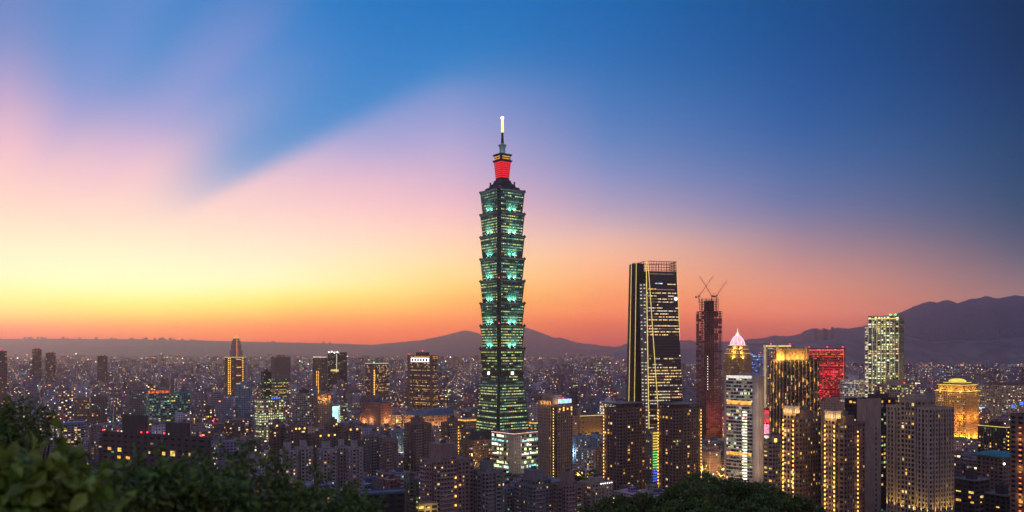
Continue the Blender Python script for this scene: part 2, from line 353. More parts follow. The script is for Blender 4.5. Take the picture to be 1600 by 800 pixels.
# ------------------------------------------------------------------ buildings: shared builder
rnd = random.Random(7)
GRID = 36.6            # the street grid is turned this far from the view axis
PROT = []              # (px0, px1, py_top, py_bottom, Y): what must stay visible, for placing the filler blocks
FOOT = []              # footprints (cx, cy, radius)
LAND = []              # (px, py, short description) landmarks named in labels of the plainer blocks
WMESH = {}
def wmesh(w, h, mat):
    k = (round(w, 2), round(h, 2), mat.name)
    if k not in WMESH:
        b = MB(); b.box(-k[0]/2, k[0]/2, -0.04, 0.04, -k[1]/2, k[1]/2)
        WMESH[k] = b.mesh('window', mat)
    return WMESH[k]
def pick(rg, mats):
    t = rg.random()*sum(w for _, w in mats)
    for m_, w in mats:
        t -= w
        if t <= 0: return m_
    return mats[-1][0]
def S(wall, bay=3.4, floor=3.3, ww=.55, wh=.5, lit=.1, mats=(('amber',3),('warm',2),('white',1)), r=.35, fvar=.6, cvar=.3, dark=.0, glass=GLASS, pp=0.006, solid=(), trim=None):
    return dict(wall=wall, bay=bay, floor=floor, ww=ww, wh=wh, lit=lit, mats=mats, r=r, fvar=fvar, cvar=cvar, dark=dark, glass=glass, pp=pp, solid=solid, trim=trim)
class Bd:
    def __init__(s, name, label, cat, loc, rz, group=None, seed=1):
        s.root = bpy.data.objects.new(name, None); col.objects.link(s.root)
        s.root.location = loc; s.root.rotation_euler = (0, 0, rz)
        s.root.empty_display_size = 5
        tag(s.root, label, cat, group)
        s.wall = {}; s.glaz = {}; s.wins = []; s.rg = random.Random(seed)
    def W(s, mat): return s.wall.setdefault(mat, MB())
    def G(s, mat): return s.glaz.setdefault(mat, MB())
    def volume(s, x0, x1, y0, y1, z0, z1, sp, roof=True, faces='xyXY'):
        w = s.W(sp['wall']); g = s.G(sp['glass']); r = sp['r']; rg = s.rg
        g.box(x0+r, x1-r, y0+r, y1-r, z0, z1-0.2)
        FC = {'y': ((x0,y0),(1,0),(0,-1),x1-x0), 'X': ((x1,y0),(0,1),(1,0),y1-y0), 'Y': ((x1,y1),(-1,0),(0,1),x1-x0), 'x': ((x0,y1),(0,-1),(-1,0),y1-y0)}
        nf = max(1, round((z1-z0)/sp['floor'])); fh = (z1-z0)/nf
        cp = max(r+0.02, 0.5*sp['bay']*(1-sp['ww']))
        for (cx, cyy) in ((x0,y0),(x1-cp,y0),(x0,y1-cp),(x1-cp,y1-cp)):
            ex = 0.02
            w.box(cx-(ex if cx == x0 else 0), cx+cp+(0 if cx == x0 else ex), cyy-(ex if cyy == y0 else 0), cyy+cp+(0 if cyy == y0 else ex), z0, z1)
        ffac = [max(0.0, 1+sp['fvar']*rg.uniform(-1.6, 1.2)) for _ in range(nf)]
        tint = [pick(rg, sp['mats']) for _ in range(nf)]
        for key, (o, u, n, ln) in FC.items():
            nb = max(1, round((ln-2*cp)/sp['bay'])); bw = (ln-2*cp)/nb
            pw = bw*(1-sp['ww'])
            if key in sp['solid']:
                w.obox(o, u, n, cp, ln-cp, -r, 0, z0, z1); continue
            for k in range(1, nb):
                if pw > 0.02: w.obox(o, u, n, cp+k*bw-pw/2, cp+k*bw+pw/2, -r, sp['pp'], z0, z1)
            sh = fh*(1-sp['wh'])
            for f in range(nf):
                zb = z0+f*fh
                w.obox(o, u, n, cp, ln-cp, -r, 0, zb, zb+sh*0.62)
                w.obox(o, u, n, cp, ln-cp, -r, 0, zb+fh-sh*0.38, zb+fh)
            if key not in faces: continue
            cfac = [max(0.0, 1+sp['cvar']*rg.uniform(-1.6, 1.2)) for _ in range(nb)]
            for f in range(nf):
                for k in range(nb):
                    q = rg.random(); pl = sp['lit']*ffac[f]*cfac[k]
                    if q < pl: mt = tint[f] if rg.random() < .6 else pick(rg, sp['mats'])
                    elif q < pl+sp['dark']: mt = rg.choice(('dim','dim','dimgreen'))
                    else: continue
                    uu = cp+(k+.5)*bw; ph = fh*sp['wh']-0.05; pwid = bw-max(pw,0)-0.05
                    if k in (0, nb-1) : pwid = bw-pw*0.5-0.05; uu += (-pw*0.25 if k == 0 else pw*0.25)
                    if nb == 1: pwid = bw-.05; uu = cp+.5*bw
                    zc = z0+f*fh+sh*0.62+fh*sp['wh']/2
                    if sp['wh'] < .7 and mt not in ('dim','dimgreen'):      # blinds half down, curtains half drawn
                        if rg.random() < .35: k_ = rg.uniform(.45,.8); zc -= ph*(1-k_)/2; ph *= k_
                        if rg.random() < .3: k_ = rg.uniform(.4,.75); uu += pwid*(1-k_)/2*rg.choice((-1,1)); pwid *= k_
                    d = -r+0.06
                    s.wins.append((key in 'yx', mt, (o[0]+u[0]*uu+n[0]*d, o[1]+u[1]*uu+n[1]*d, zc), math.atan2(u[1], u[0]), max(.2,pwid), ph))
        if roof:
            tr = sp['trim'] or sp['wall']; w2 = s.W(tr)
            w2.box(x0+0.3, x1-0.3, y0+0.3, y1-0.3, z1-0.15, z1+0.05)
            w2.ring(x0-0.05, x1+0.05, y0-0.05, y1+0.05, 0.35, z1+0.002, z1+1.1)
        FOOT.append((s, x0, x1, y0, y1))
    def finish(s, ncap=100, tiny=False):
        for mt, b in s.wall.items():
            b.build('wall', W[mt], s.root)
        for mt, b in s.glaz.items(): b.build('glazing', mt, s.root)
        s.rg.shuffle(s.wins)
        wins = sorted(s.wins, key=lambda q: (not q[0], q[1] in ('dim','dimgreen')))
        n = 0 if tiny else ncap
        for vis, mt, c, rz, ww_, hh in wins[:n]:
            o = link('window', wmesh(ww_, hh, L[mt]), s.root); o.location = c; o.rotation_euler = (0,0,rz)
        rest = wins[n:]
        if rest:
            b = MB(); keys = []
            for vis, mt, c, rz, ww_, hh in rest:
                if mt not in keys: keys.append(mt)
                u = (math.cos(rz), math.sin(rz)); nn = (u[1], -u[0])
                b.obox((c[0], c[1]), u, nn, -ww_/2, ww_/2, -0.04, 0.04, c[2]-hh/2, c[2]+hh/2, keys.index(mt))
            tag(b.build('window', [L[k] for k in keys], s.root), kind='stuff' if not tiny else None)
        return s.root
    def part(s, name, mb, mat, **k): return mb.build(name, mat, s.root, **k)
    def hut(s, x0, x1, y0, y1, z0, z1, mat='concrete', tank=True):
        b = MB(); b.box(x0, x1, y0, y1, z0, z1); b.box(x0-.25, x1+.25, y0-.25, y1+.25, z1-.3+.001, z1+.25)
        b.box(x0+.5, x0+1.5, y0-.06, y0-.002, z0+.2, z0+2.3)
        s.part('roof_hut', b, W[mat])
        if tank:
            t_ = MB(); cx, cyy = (x0+x1)/2, (y0+y1)/2
            t_.lathe([(1.1,z1+.6),(1.2,z1+.7),(1.2,z1+2.4),(0.9,z1+2.8),(0.1,z1+3.0)], 10, cx-1.3, cyy)
            t_.lathe([(1.1,z1+.6),(1.2,z1+.7),(1.2,z1+2.4),(0.9,z1+2.8),(0.1,z1+3.0)], 10, cx+1.3, cyy)
            t_.box(cx-2.4, cx+2.4, cyy-.8, cyy+.8, z1+.25, z1+.6)
            s.part('water_tank', t_, W['steel'])
    def beacon(s, x, y, z, r=.7, mast=2.0, mat=None):
        b = MB(); b.tube((x,y,z), (x,y,z+mast), .12)
        o = s.part('mast', b, W['steel'])
        b = MB(); b.lathe([(.05,z+mast-r),(r*.8,z+mast-r*.6),(r,z+mast),(r*.8,z+mast+r*.6),(.05,z+mast+r)], 8, x, y)
        b.build('beacon', mat or BEACON, o)
    def lamp_col(s, x, y, nrm, z0, z1, n, mat=LAMP, sz=(.55,.9), every=None):
        """a column of wall lanterns, each one a part"""
        key = ('sconce', sz, mat.name)
        if key not in WMESH:
            b = MB(); b.box(-sz[0]/2, sz[0]/2, -.5, 0, -sz[1]/2, sz[1]/2); b.box(-sz[0]/2-.1, sz[0]/2+.1, -.55, .05, sz[1]/2, sz[1]/2+.12)
            WMESH[key] = b.mesh('sconce', mat)
        if n >= 10: wash(s.root, (x+nrm[0]*1.8, y+nrm[1]*1.8, z0), (x+nrm[0]*1.8, y+nrm[1]*1.8, z1), max(3, n//5), 300, (1,.55,.14))
        for k in range(n):
            o = link('sconce', WMESH[key], s.root); o.location = (x+nrm[0]*.12, y+nrm[1]*.12, z0+(z1-z0)*(k+.5)/n)
            o.rotation_euler = (0, 0, math.atan2(nrm[1], nrm[0])+math.pi/2)
def flood(parent, loc, power, color, target=None, kind='POINT', size=.6, angle=100):
    l = bpy.data.lights.new('floodlight', kind); l.energy = power; l.color = color  # bare light without a lamp body; also serves as added facade fill
    if kind == 'SPOT': l.spot_size = R(angle); l.spot_blend = .8; l.shadow_soft_size = size
    elif kind == 'POINT': l.shadow_soft_size = size
    o = bpy.data.objects.new('floodlight', l); col.objects.link(o); o.parent = parent; o.location = loc
    if target is not None: o.rotation_euler = (Vector(target)-Vector(loc)).to_track_quat('-Z', 'Y').to_euler()
    return o
def wash(parent, p0, p1, n, power, color):
    for k in range(n):
        f = (k+.5)/n; flood(parent, tuple(p0[i]+(p1[i]-p0[i])*f for i in range(3)), power, color, size=1.0)
def solve(xl, xr, Y, psi, ratio=None, xc=None):
    """near corner and the two visible side lengths of a box turned by psi that spans xl..xr in the photo"""
    ul, ur = (xl-800)/F, (xr-800)/F; c, s_ = math.cos(psi), math.sin(psi)
    def ab(xq):
        uc = (xq-800)/F; X = uc*Y
        a = (ur*Y-X)/max(1e-3, c-ur*s_); b = (X-ul*Y)/max(1e-3, s_+ul*c)
        return X, a, b
    if xc is None:
        lo, hi = xl, xr
        for _ in range(40):
            mid = (lo+hi)/2; X, a, b = ab(mid)
            if a > (ratio or 1.0)*b: lo = mid
            else: hi = mid
        xc = (lo+hi)/2
    X, a, b = ab(xc)
    if c-ur*s_ < .06: a = 22.0
    if s_+ul*c < .06: b = 22.0
    return X, min(max(a, 4), 130), min(max(b, 4), 130)
def site(name, label, cat, xl, xr, ytop, Y, psi=GRID, ratio=1.0, xc=None, group=None, ybot=None, short=None, seed=None, zb=0.0):
    ps = R(psi); X, a, b = solve(xl, xr, Y, ps, ratio, xc)
    h = EYE-(ytop-HY)/F*Y-zb
    bd = Bd(name, label, cat, (X, Y, zb), ps, group, seed if seed is not None else int(xl*7+ytop))
    bd.a, bd.b, bd.h = a, b, h; bd.Y = Y; bd.px = ((xl+xr)/2, ytop)
    PROT.append((xl-1, xr+1, ytop, ybot or (HY+EYE*F/Y-12), Y))
    cx = X+math.cos(ps)*a/2-math.sin(ps)*b/2; cyv = Y+math.sin(ps)*a/2+math.cos(ps)*b/2
    bd.c = (cx, cyv); bd.rad = math.hypot(a, b)/2
    HERO.append((cx, cyv, ps, a, b))
    if short: LAND.append(((xl+xr)/2, (ytop+(ybot or ytop+40))/2, short))
    return bd
HERO = []
# facade recipes -----------------------------------------------------
AMB = (('amber',4),('yellow',2),('warm',2)); OFF = (('white',3),('warm',2),('green',2)); GRN = (('green',5),('yellow',2),('teal',1)); MIXL = (('amber',3),('warm',3),('white',2),('cool',1),('green',1))
def simple(name, label, cat, xl, xr, ytop, Y, sp, psi=GRID, ratio=1.0, xc=None, group=None, ybot=None, short=None, hut=True, hutmat=None, vols=None, beac=0, ncap=100, tiny=False, crown=None):
    bd = site(name, label, cat, xl, xr, ytop, Y, psi, ratio, xc, group, ybot, short)
    a, b, h = bd.a, bd.b, bd.h
    for (fx0, fx1, fy0, fy1, ft) in (vols or [(0,1,0,1,1)]):
        bd.volume(fx0*a, fx1*a, fy0*b, fy1*b, 0, h*ft, sp)
    if hut:
        q = bd.rg.uniform(.3,.5); hh = min(7, .3*min(a, b)+1.5)
        bd.hut(a*.3, a*(.3+q), b*.3, b*.68, h+.05, h+hh, hutmat or sp['wall'], tank=Y < 1300)
    for k in range(beac):
        bd.beacon(a*(.1+.8*k/max(1,beac-1)) if beac > 1 else a*.5, b*.1 if k % 2 == 0 else b*.9, h+1.1, .55 if Y < 1000 else .9)
    if crown: crown(bd)
    bd.finish(ncap, tiny)
    return bd

# ------------------------------------------------------------------ the tall pagoda-like tower
def plan(hs, n, k=2):
    """square plan with twice-notched corners"""
    q = [(hs-n*2, -hs), (hs-n*2, -hs+n), (hs-n, -hs+n), (hs-n, -hs+2*n), (hs, -hs+2*n)]
    out = []
    for r_ in range(4):
        for x, y in q:
            for _ in range(r_): x, y = -y, x
            out.append((x, y))
    return out
def pagoda_tower():
    Y0 = 1250.0
    zt = [EYE+(HY-y)*1.0 for y in (580, 545, 509.5, 474.5, 440, 405.5, 371, 336, 301)]
    bd = Bd('skyscraper', 'tallest tower, dark green glass in eight flared tiers under a red-lit storey and spire', 'skyscraper', (-15.0, Y0, 0), R(36.6), seed=3)
    root = bd.root; rg = bd.rg
    PROT.append((740, 832, 180, 676, Y0)); HERO.append((-13.6-0, Y0+37, 0, 90, 90)); LAND.append((787, 640, 'the tallest tower'))
    HERO[-1] = (-15.0, Y0, None, 62, 62)
    gl = GGREEN; st = wall_mat('green_grey_metal', (0.06,0.115,0.095), 0.45, 0.2)
    NB = 13
    wins = []
    def tier(z0, z1, h0, h1, nf, name, lit, cornice, parent_list, band=.58, teal=.25, solidtop=0):
        P0, P1 = plan(h0, 1.9), plan(h1, 1.9*h1/h0)
        b = MB(); b.prism(P0, z0, P1, z1); t_ = b.build(name, gl, root)
        b = MB()
        for k in range(nf):
            f0 = k/nf; hk = h0+(h1-h0)*f0+.35; zk = z0+(z1-z0)*f0
            b.prism(plan(hk, 1.9*hk/h0), zk, plan(hk+.02, 1.9*hk/h0), zk+(z1-z0)/nf*band)
        # vertical fins on the four faces
        for q in range(4):
            for i in range(NB+1):
                u = -1+2*i/NB
                pts = []
                for z, hs in ((z0,h0),(z1,h1)):
                    w_ = hs-2*1.9*hs/h0
                    for du, dd in ((-.14,0),(.14,0),(.14,.6),(-.14,.6)):
                        x, y = u*w_+du, -hs-dd
                        for _ in range(q): x, y = -y, x
                        pts.append((x, y, z))
                b.add(pts, [(0,3,2,1),(4,5,6,7),(0,1,5,4),(1,2,6,5),(2,3,7,6),(3,0,4,7)])
        b.build('spandrel', st, t_)
        if cornice:
            b = MB(); hc = h1+1.7
            b.prism(plan(h1+.4, 2), z1-1.6, plan(hc, 2), z1+.3); b.prism(plan(hc, 2), z1+.301, plan(hc-.2, 2), z1+1.3)
            b.build('cornice', W['dark'], t_)
            for q in range(4):            # upturned corner brackets
                b = MB(); x, y = hc-3.4, -hc+3.4
                for _ in range(q): x, y = -y, x
                b.lathe([(.5,z1-2.4),(1.2,z1-.6),(1.3,z1+2.2),(.4,z1+3.0)], 8, x, y); b.build('corner_ornament', W['dark'], t_)
        fl = [rg.choice((.03,.12,.35,.6,.95))*lit*2.3 for _ in range(nf)]
        for q in range(4):
            for f in range(nf):
                run = rg.random(); 
                for i in range(NB):
                    if rg.random() < .35: run = rg.random()
                    r_ = run
                    if r_ < fl[f]: mt = 'teal' if rg.random() < teal else rg.choice(('green','green','yellow','dimgreen'))
                    elif r_ < fl[f]+.25: mt = 'dimgreen'
                    else: continue
                    wins.append((q in (0, 3), mt, t_, q, z0, z1, h0, h1, f/nf, nf, i, band))
                # windows in the notched corners
        return t_
    def wbox(b, q, z0, z1, h0, h1, f0, nf, i, band, mi=0):
        za = f0+band/nf+.02/nf; zbb = f0+1/nf-.03/nf; pts = []
        for f in (za, zbb):
            hs = h0+(h1-h0)*f; w_ = hs-2*1.9*hs/h0; z = z0+(z1-z0)*f
            ua = (-1+2*(i+.1)/NB)*w_; ub = (-1+2*(i+.9)/NB)*w_
            for u, d in ((ua,.1),(ub,.1),(ub,-.05),(ua,-.05)):
                x, y = u, -hs-d
                for _ in range(q): x, y = -y, x
                pts.append((x, y, z))
        b.add(pts, [(0,3,2,1),(4,5,6,7),(0,1,5,4),(1,2,6,5),(2,3,7,6),(3,0,4,7)], mi)
    base = tier(2, zt[0]-7, 33.2, 24.2, 24, 'tower_base', .5, False, None, teal=.12)
    b = MB(); b.prism(plan(24.9,2), zt[0]-7, plan(25.4,2), zt[0]+.0); b.build('belt', W['dark'], root)
    for q in range(4):                        # round coin medallions with a bright square hole
        ang = R(-90+90*q); n = Vector((math.cos(ang), math.sin(ang), 0)); c = n*25.9+Vector((0,0,zt[0]-2.5)); t2 = Vector((-n.y, n.x, 0))
        b = MB(); k = 24
        for j in range(k):
            for r_, d in ((4.2,.0),(4.2,1.0),(5.6,1.0),(5.6,0)):
                a_ = 2*math.pi*j/k; pt = c+t2*(r_*math.cos(a_))+Vector((0,0,r_*math.sin(a_)))+n*d; b.v.append(tuple(pt))
        for j in range(k):
            for e_ in range(4): b.f.append([j*4+e_, j*4+(e_+1)%4, ((j+1)%k)*4+(e_+1)%4, ((j+1)%k)*4+e_]); b.m.append(0)
        o = b.build('coin_medallion', W['steel'], root)
        b = MB(); b.obox((c.x, c.y), (t2.x, t2.y), (n.x, n.y), -2.1, 2.1, -.3, .9, c.z-2.3, c.z+2.3); b.build('medallion_light', emit_mat('medallion_light', (.85,.93,1.0), 3.0, 0), o)
    teals = (0.35, 1.0, 0.80)
    for k in range(8):
        z0, z1 = zt[k], zt[k+1]
        t_ = tier(z0+(1.31 if k else .01), z1, 23.4, 26.4, 8, 'tower_tier', (.42,.6,.45,.62,.62,.7,.72,.30)[k], True, None, teal=(.1,.2,.4,.2,.35,.25,.15,.3)[k])
        if k == 0: continue
        for q in range(4):
            ang = R(-90+90*q); n = Vector((math.cos(ang), math.sin(ang), 0)); t2 = Vector((-n.y, n.x, 0))
            for s_ in (-1, 1):                # scroll ornament in two halves, floodlit from the ledge
                b = MB(); c = n*24.3+t2*(1.5*s_)+Vector((0,0,z0+3.4))
                b.tube(c-n*.3, c+n*.8, 1.4, 1.1, 10); b.tube(c+Vector((0,0,-2.2))-n*.2, c+Vector((0,0,-2.2))+n*.7, .8, .7, 8)
                b.build('scroll_ornament', st, t_)
            for s_ in (-4.6, 4.6):
                lp = n*26.3+t2*s_+Vector((0,0,z0+1.9))
                b = MB(); b.box(lp.x-.6, lp.x+.6, lp.y-.6, lp.y+.6, z0+1.31, z0+1.75); b.build('floodlight_head', emit_mat('flood_white', (.55,1,.85), 3.5, 0), t_)
                fo = flood(root, lp+Vector((0,0,.6)), 34000, teals, n*24.0+t2*s_*.9+Vector((0,0,z0+9)), 'SPOT', .4, 112)
    # crown: stepped blocks, the red lantern storey, ledges and spire
    zc = zt[8]+1.3
    b = MB(); b.prism(plan(19.5,1.6), zc, plan(18.6,1.6), zc+5.5); b.prism(plan(16.5,1.6), zc+5.501, plan(15.6,1.6), zc+10.5); b.prism(plan(12.6,1.4), zc+10.501, plan(10.2,1.2), zc+17); b.prism(plan(8.6,1), zc+17.001, plan(8.2,1), zc+20.5)
    cr_ = b.build('crown_base', W['black'], root)
    for q in range(4):
        x, y = 17.6, -17.6
        for _ in range(q): x, y = -y, x
        b = MB(); b.lathe([(.3,zc),(2.2,zc+1.2),(2.8,zc+3),(2.2,zc+4.8),(.3,zc+5.8)], 12, x, y); b.build('radome', W['rust'], cr_)
        x, y = 13.4, -13.4
        for _ in range(q): x, y = -y, x
        b = MB(); b.lathe([(.9,zc+5.5),(.9,zc+12),(1.5,zc+12.2),(1.5,zc+14.5),(.2,zc+15)], 8, x, y); b.build('finial', W['steel'], cr_)
    zr = zc+20.5; RED = emit_mat('red_lantern', (1.0,0.006,0.008), .85, .25, .25)
    b = MB(); b.prism(plan(8.3,.9), zr, plan(10.2,.9), zr+25); red = b.build('red_lantern', RED, root)
    b = MB()
    for k in range(9):
        f = k/8; hs = 8.5+1.9*f; b.prism(plan(hs,.9), zr+25*f-.35, plan(hs,.9), zr+25*f+.35)
    b.build('lantern_band', wall_mat('dark_red_metal',(.10,.012,.014)), red)
    zl = zr+25.4
    b = MB(); b.prism(plan(11.2,.9), zl, plan(12.3,.9), zl+2.2); b.prism(plan(9.8,.9), zl+2.201, plan(9.8,.9), zl+10); b.prism(plan(11.6,.9), zl+10.001, plan(11.8,.9), zl+11.6)
    bl = b.build('balcony_storey', W['black'], root)
    b = MB()
    for q in range(4):
        for row in (3.6, 6.9):
            for i in range(7):
                u0 = -7.2+i*2.1; pts = []
                for z in (row, row+1.7):
                    for uu, d in ((u0,.06),(u0+1.4,.06),(u0+1.4,-.05),(u0,-.05)):
                        x, y = uu, -9.8-d
                        for _ in range(q): x, y = -y, x
                        pts.append((x, y, zl+z))
                b.add(pts, [(0,3,2,1),(4,5,6,7),(0,1,5,4),(1,2,6,5),(2,3,7,6),(3,0,4,7)])
    b.build('lit_opening', L['amber'], bl)
    zs = zl+11.6
    b = MB(); b.lathe([(6.2,zs),(5.6,zs+1),(4.6,zs+1.4),(4.6,zs+11),(6.6,zs+14.5),(6.4,zs+15.5),(3.2,zs+15.6),(2.6,zs+18)], 12); b.build('spire_drum', wall_mat('pale_green_metal', (.30,.42,.38), .5), root)
    flood(root, (7.5,-7.5,zs+1.5), 700, teals, (0,0,zs+12), 'SPOT', .3, 120); flood(root, (-7.5,-7.5,zs+1.5), 700, teals, (0,0,zs+12), 'SPOT', .3, 120)
    b = MB(); b.lathe([(2.3,zs+18),(1.7,zs+34),(2.1,zs+34.5),(2.1,zs+35)], 10); mast = b.build('spire', W['black'], root)
    b = MB(); b.lathe([(1.9,zs+35),(1.9,zs+54),(1.2,zs+55.5)], 10); lt = b.build('spire_light', emit_mat('spire_gold', (1,.70,.22), 2.2, .2, .3), root)
    b = MB(); b.lathe([(.2,zs+55.5),(1.7,zs+56.3),(2.2,zs+57.8),(1.7,zs+59.2),(.2,zs+60)], 10); b.build('spire_tip_lamp', emit_mat('tip_white', (1,.95,.8), 14, 0), root)
    # red beacons at the corners of two tiers
    for zi in (2, 4):
        b = MB(); z = zt[zi+0]+2.4; x = -22.6; b.lathe([(.1,z),(1.0,z+.6),(1.0,z+1.4),(.1,z+2)], 8, x, x); b.build('beacon', BEACON, root)
    rg.shuffle(wins); wins.sort(key=lambda w_: (not w_[0], w_[1] == 'dimgreen'))
    n_one = 100
    for w_ in wins[:n_one]:
        b = MB(); wbox(b, w_[3], *w_[4:]); b.build('window', L[w_[1]], w_[2])
    by = {}
    for w_ in wins[n_one:]: by.setdefault(w_[2].name, []).append(w_)
    for _, ws in by.items():
        keys = sorted({w_[1] for w_ in ws}); b = MB()
        for w_ in ws: wbox(b, w_[3], *w_[4:], mi=keys.index(w_[1]))
        tag(b.build('window', [L[k] for k in keys], ws[0][2]), kind='stuff')
    # round-shouldered mall hall at its foot
pagoda_tower()

# ------------------------------------------------------------------ tapered tower with gold edge lines
def gold_edge_tower():
    Yc = 1250.0
    bd = Bd('skyscraper', 'black tapered office tower with golden light lines along its folded edges, open lattice top', 'skyscraper', (PX(1028,0,Yc)[0], Yc+30, 0), 0, seed=5)
    root = bd.root; ox = root.location.x; PROT.append((982, 1074, 404, 690, Yc)); HERO.append((ox, Yc+35, None, 58, 58)); LAND.append((1028, 600, 'the black tower with golden edges'))
    H = EYE+(HY-407); rg = bd.rg
    def X(px): return (px-1028)/F*Yc
    # front slab: corner points at bottom / top (local y is depth, negative towards the viewer)
    b0 = [(X(1014.5),-30),(X(1073),-16),(X(1067),24),(X(1000),20)]; t0 = [(X(1010.5),-26),(X(1060.5),-13),(X(1056),18),(X(1000),16)]
    zt = H-16
    b = MB(); b.prism(b0, 0, t0, zt); body = b.build('front_slab', GLASS, root)
    b1 = [(X(985),-6),(X(996),-8),(X(1012),-4),(X(1012),30),(X(985),28)]; t1 = [(X(990.5),-6),(X(997.5),-8),(X(1010),-4),(X(1010),22),(X(990.5),20)]
    b = MB(); b.prism(b1, 0, t1, H-2); b.build('rear_slab', W['black'], root)
    def lerp(p, q, f): return (p[0]+(q[0]-p[0])*f, p[1]+(q[1]-p[1])*f)
    nf = 58; fins = MB(); NB = 22; wins = []
    fl = [rg.choice((.35,.6,.8,.97)) for _ in range(nf)]
    for (i0, i1, nb, pr) in ((0,1,NB,1.0),(3,0,5,.8)):
        for f in range(nf):
            f0, f1 = f/nf, (f+1)/nf
            A0, B0 = lerp(b0[i0],t0[i0],f0), lerp(b0[i1],t0[i1],f0); A1, B1 = lerp(b0[i0],t0[i0],f0+.42/nf), lerp(b0[i1],t0[i1],f0+.42/nf)
            u = Vector((B0[0]-A0[0], B0[1]-A0[1])); ln = u.length; u /= ln; n = Vector((u.y, -u.x))
            fins.obox(A0, u, n, 0, ln, -.3, .35, zt*f0, zt*(f0+.40/nf))
            dark = (30 <= f <= 34) or f >= 51
            on = rg.random() < fl[f]*1.2; kind_ = rg.choice(('white','warm','dim'))
            for k in range(nb):
                if rg.random() < .22: on = rg.random() < fl[f]*1.1; kind_ = rg.choice(('white','warm','warm','dim'))
                if dark or not on or rg.random() > pr: continue
                wins.append((A0, u, n, ln*(k+.14)/nb, ln*(k+.80)/nb, zt*(f0+.50/nf), zt*(f0+.88/nf), kind_ if rg.random() < .8 else 'dim'))
    fins.build('spandrel', W['black'], body)
    rg.shuffle(wins)
    for w_ in wins[:100]:
        b = MB(); b.obox(w_[0], w_[1], w_[2], w_[3], w_[4], .05, .2, w_[5], w_[6]); b.build('window', L[w_[7]], body)
    keys = sorted({w_[7] for w_ in wins}); b = MB()
    for w_ in wins[100:]: b.obox(w_[0], w_[1], w_[2], w_[3], w_[4], .05, .2, w_[5], w_[6], keys.index(w_[7]))
    tag(b.build('window', [L[k] for k in keys], body), kind='stuff')
    # pale side strip with small lit slots on the left flank
    b = MB(); b.add([(X(1005),-22,0),(X(1014.2),-30.4,0),(X(1014.2),-29.6,0),(X(1005),-21,0),(X(1000.5),-20,zt*.93),(X(1010.3),-26.4,zt*.93),(X(1010.3),-25.6,zt*.93),(X(1000.5),-19,zt*.93)], [(0,3,2,1),(4,5,6,7),(0,1,5,4),(1,2,6,5),(2,3,7,6),(3,0,4,7)])
    side = b.build('side_strip', W['grey'], root)
    b = MB(); b.box(X(1003), X(1009), -24.5, -20, 8, 10); 
    for k in range(46):
        f = .04+k*.0195; z = zt*f; xa = X(1005)+(X(1000.5)-X(1005))*f/.93; xb = X(1014.2)+(X(1010.3)-X(1014.2))*f/.93; ya = -22+2*f/.93; yb = -30.4+4*f/.93
        for g0, g1 in ((.1,.34),(.58,.86)):
            if rg.random() < .72:
                pa = (xa+(xb-xa)*g0, ya+(yb-ya)*g0); pb = (xa+(xb-xa)*g1, ya+(yb-ya)*g1)
                b.add([(pa[0],pa[1]-.12,z),(pb[0],pb[1]-.12,z),(pb[0],pb[1]-.12,z+1.4),(pa[0],pa[1]-.12,z+1.4)], [(0,1,2,3)])
    tag(b.build('window', L['white'], side), kind='stuff')
    # golden light lines
    def line(p, q, r=.40):
        b = MB(); b.tube(p, q, r, r, 6); b.build('light_line', L['gold'], root)
    line((X(985)-.3,-6.5,2), (X(990.5)-.3,-6.5,H)); line((X(993.5),-9.2,2), (X(997.5),-9.0,H-2))
    line((X(1014.3),-31,2), (X(1010.2),-27,H+1), .6); line((X(1032.5),-27.3,2), (X(1013),-26.6,H), .5)
    line((X(1065.5)-.2,-15,zt*.6), (X(1060.7),-13.6,H), .3)
    # white raised fold between corner line and diagonal
    # open steel lattice above the roof
    b = MB()
    for (p, q, n_) in ((t0[0],t0[1],12),(t0[1],t0[2],7),(t0[3],t0[0],4),(t0[3],t0[2],12)):
        for k in range(n_+1):
            x, y = lerp(p, q, k/n_); b.tube((x,y,zt-8), (x,y,H), .42, .42, 4)
        for z in (zt+2, zt+6, zt+10, H-1.0, H):
            b.tube((*p, z), (*q, z), .34, .34, 4)
    b.build('roof_lattice', W['black'], root)
    b = MB()
    for p, q in ((t1[0],t1[1]),(t1[1],t1[2])):
        for k in range(4):
            x, y = lerp(p, q, k/3); b.tube((x,y,H-3), (x,y,H), .25, .25, 4)
    b.build('roof_lattice', W['black'], root)
    for (pa, pb, zz, mt) in ((.28,.52,zt-20,'cool'),(.68,.95,zt-21,'warm'),(.05,.3,zt-29,'amber'),(.3,.9,zt-29.5,'dim'),(.1,.9,zt-5,'dim')):
        f = zz/zt; A, B = lerp(b0[0],t0[0],f), lerp(b0[1],t0[1],f); u = Vector((B[0]-A[0],B[1]-A[1])); ln = u.length; u /= ln; n = Vector((u.y,-u.x))
        b = MB(); b.obox(A, u, n, ln*pa, ln*pb, .36, .55, zz, zz+1.6); b.build('lit_band', L[mt], body)
    # round white emblem near the top right
    f = (EYE+HY-466)/zt; c = lerp(lerp(b0[0],t0[0],f), lerp(b0[1],t0[1],f), .93)
    b = MB(); b.tube((c[0], c[1]-.3, EYE+HY-466), (c[0]+.3, c[1]-1.2, EYE+HY-466), 2.9, 2.9, 20); o = b.build('round_sign', emit_mat('sign_white', (.85,.95,1), 2.2, 0), root)
    b = MB(); zc = EYE+HY-466
    b.obox((c[0]+.3, c[1]-1.2), (1,0), (0,-1), -.35, .35, 0, .12, zc-1.6, zc+1.6); b.obox((c[0]+.3, c[1]-1.2), (1,0), (0,-1), -1.5, 1.5, 0, .1, zc-.3, zc+.3); b.build('sign_mark', W['teal'], o)
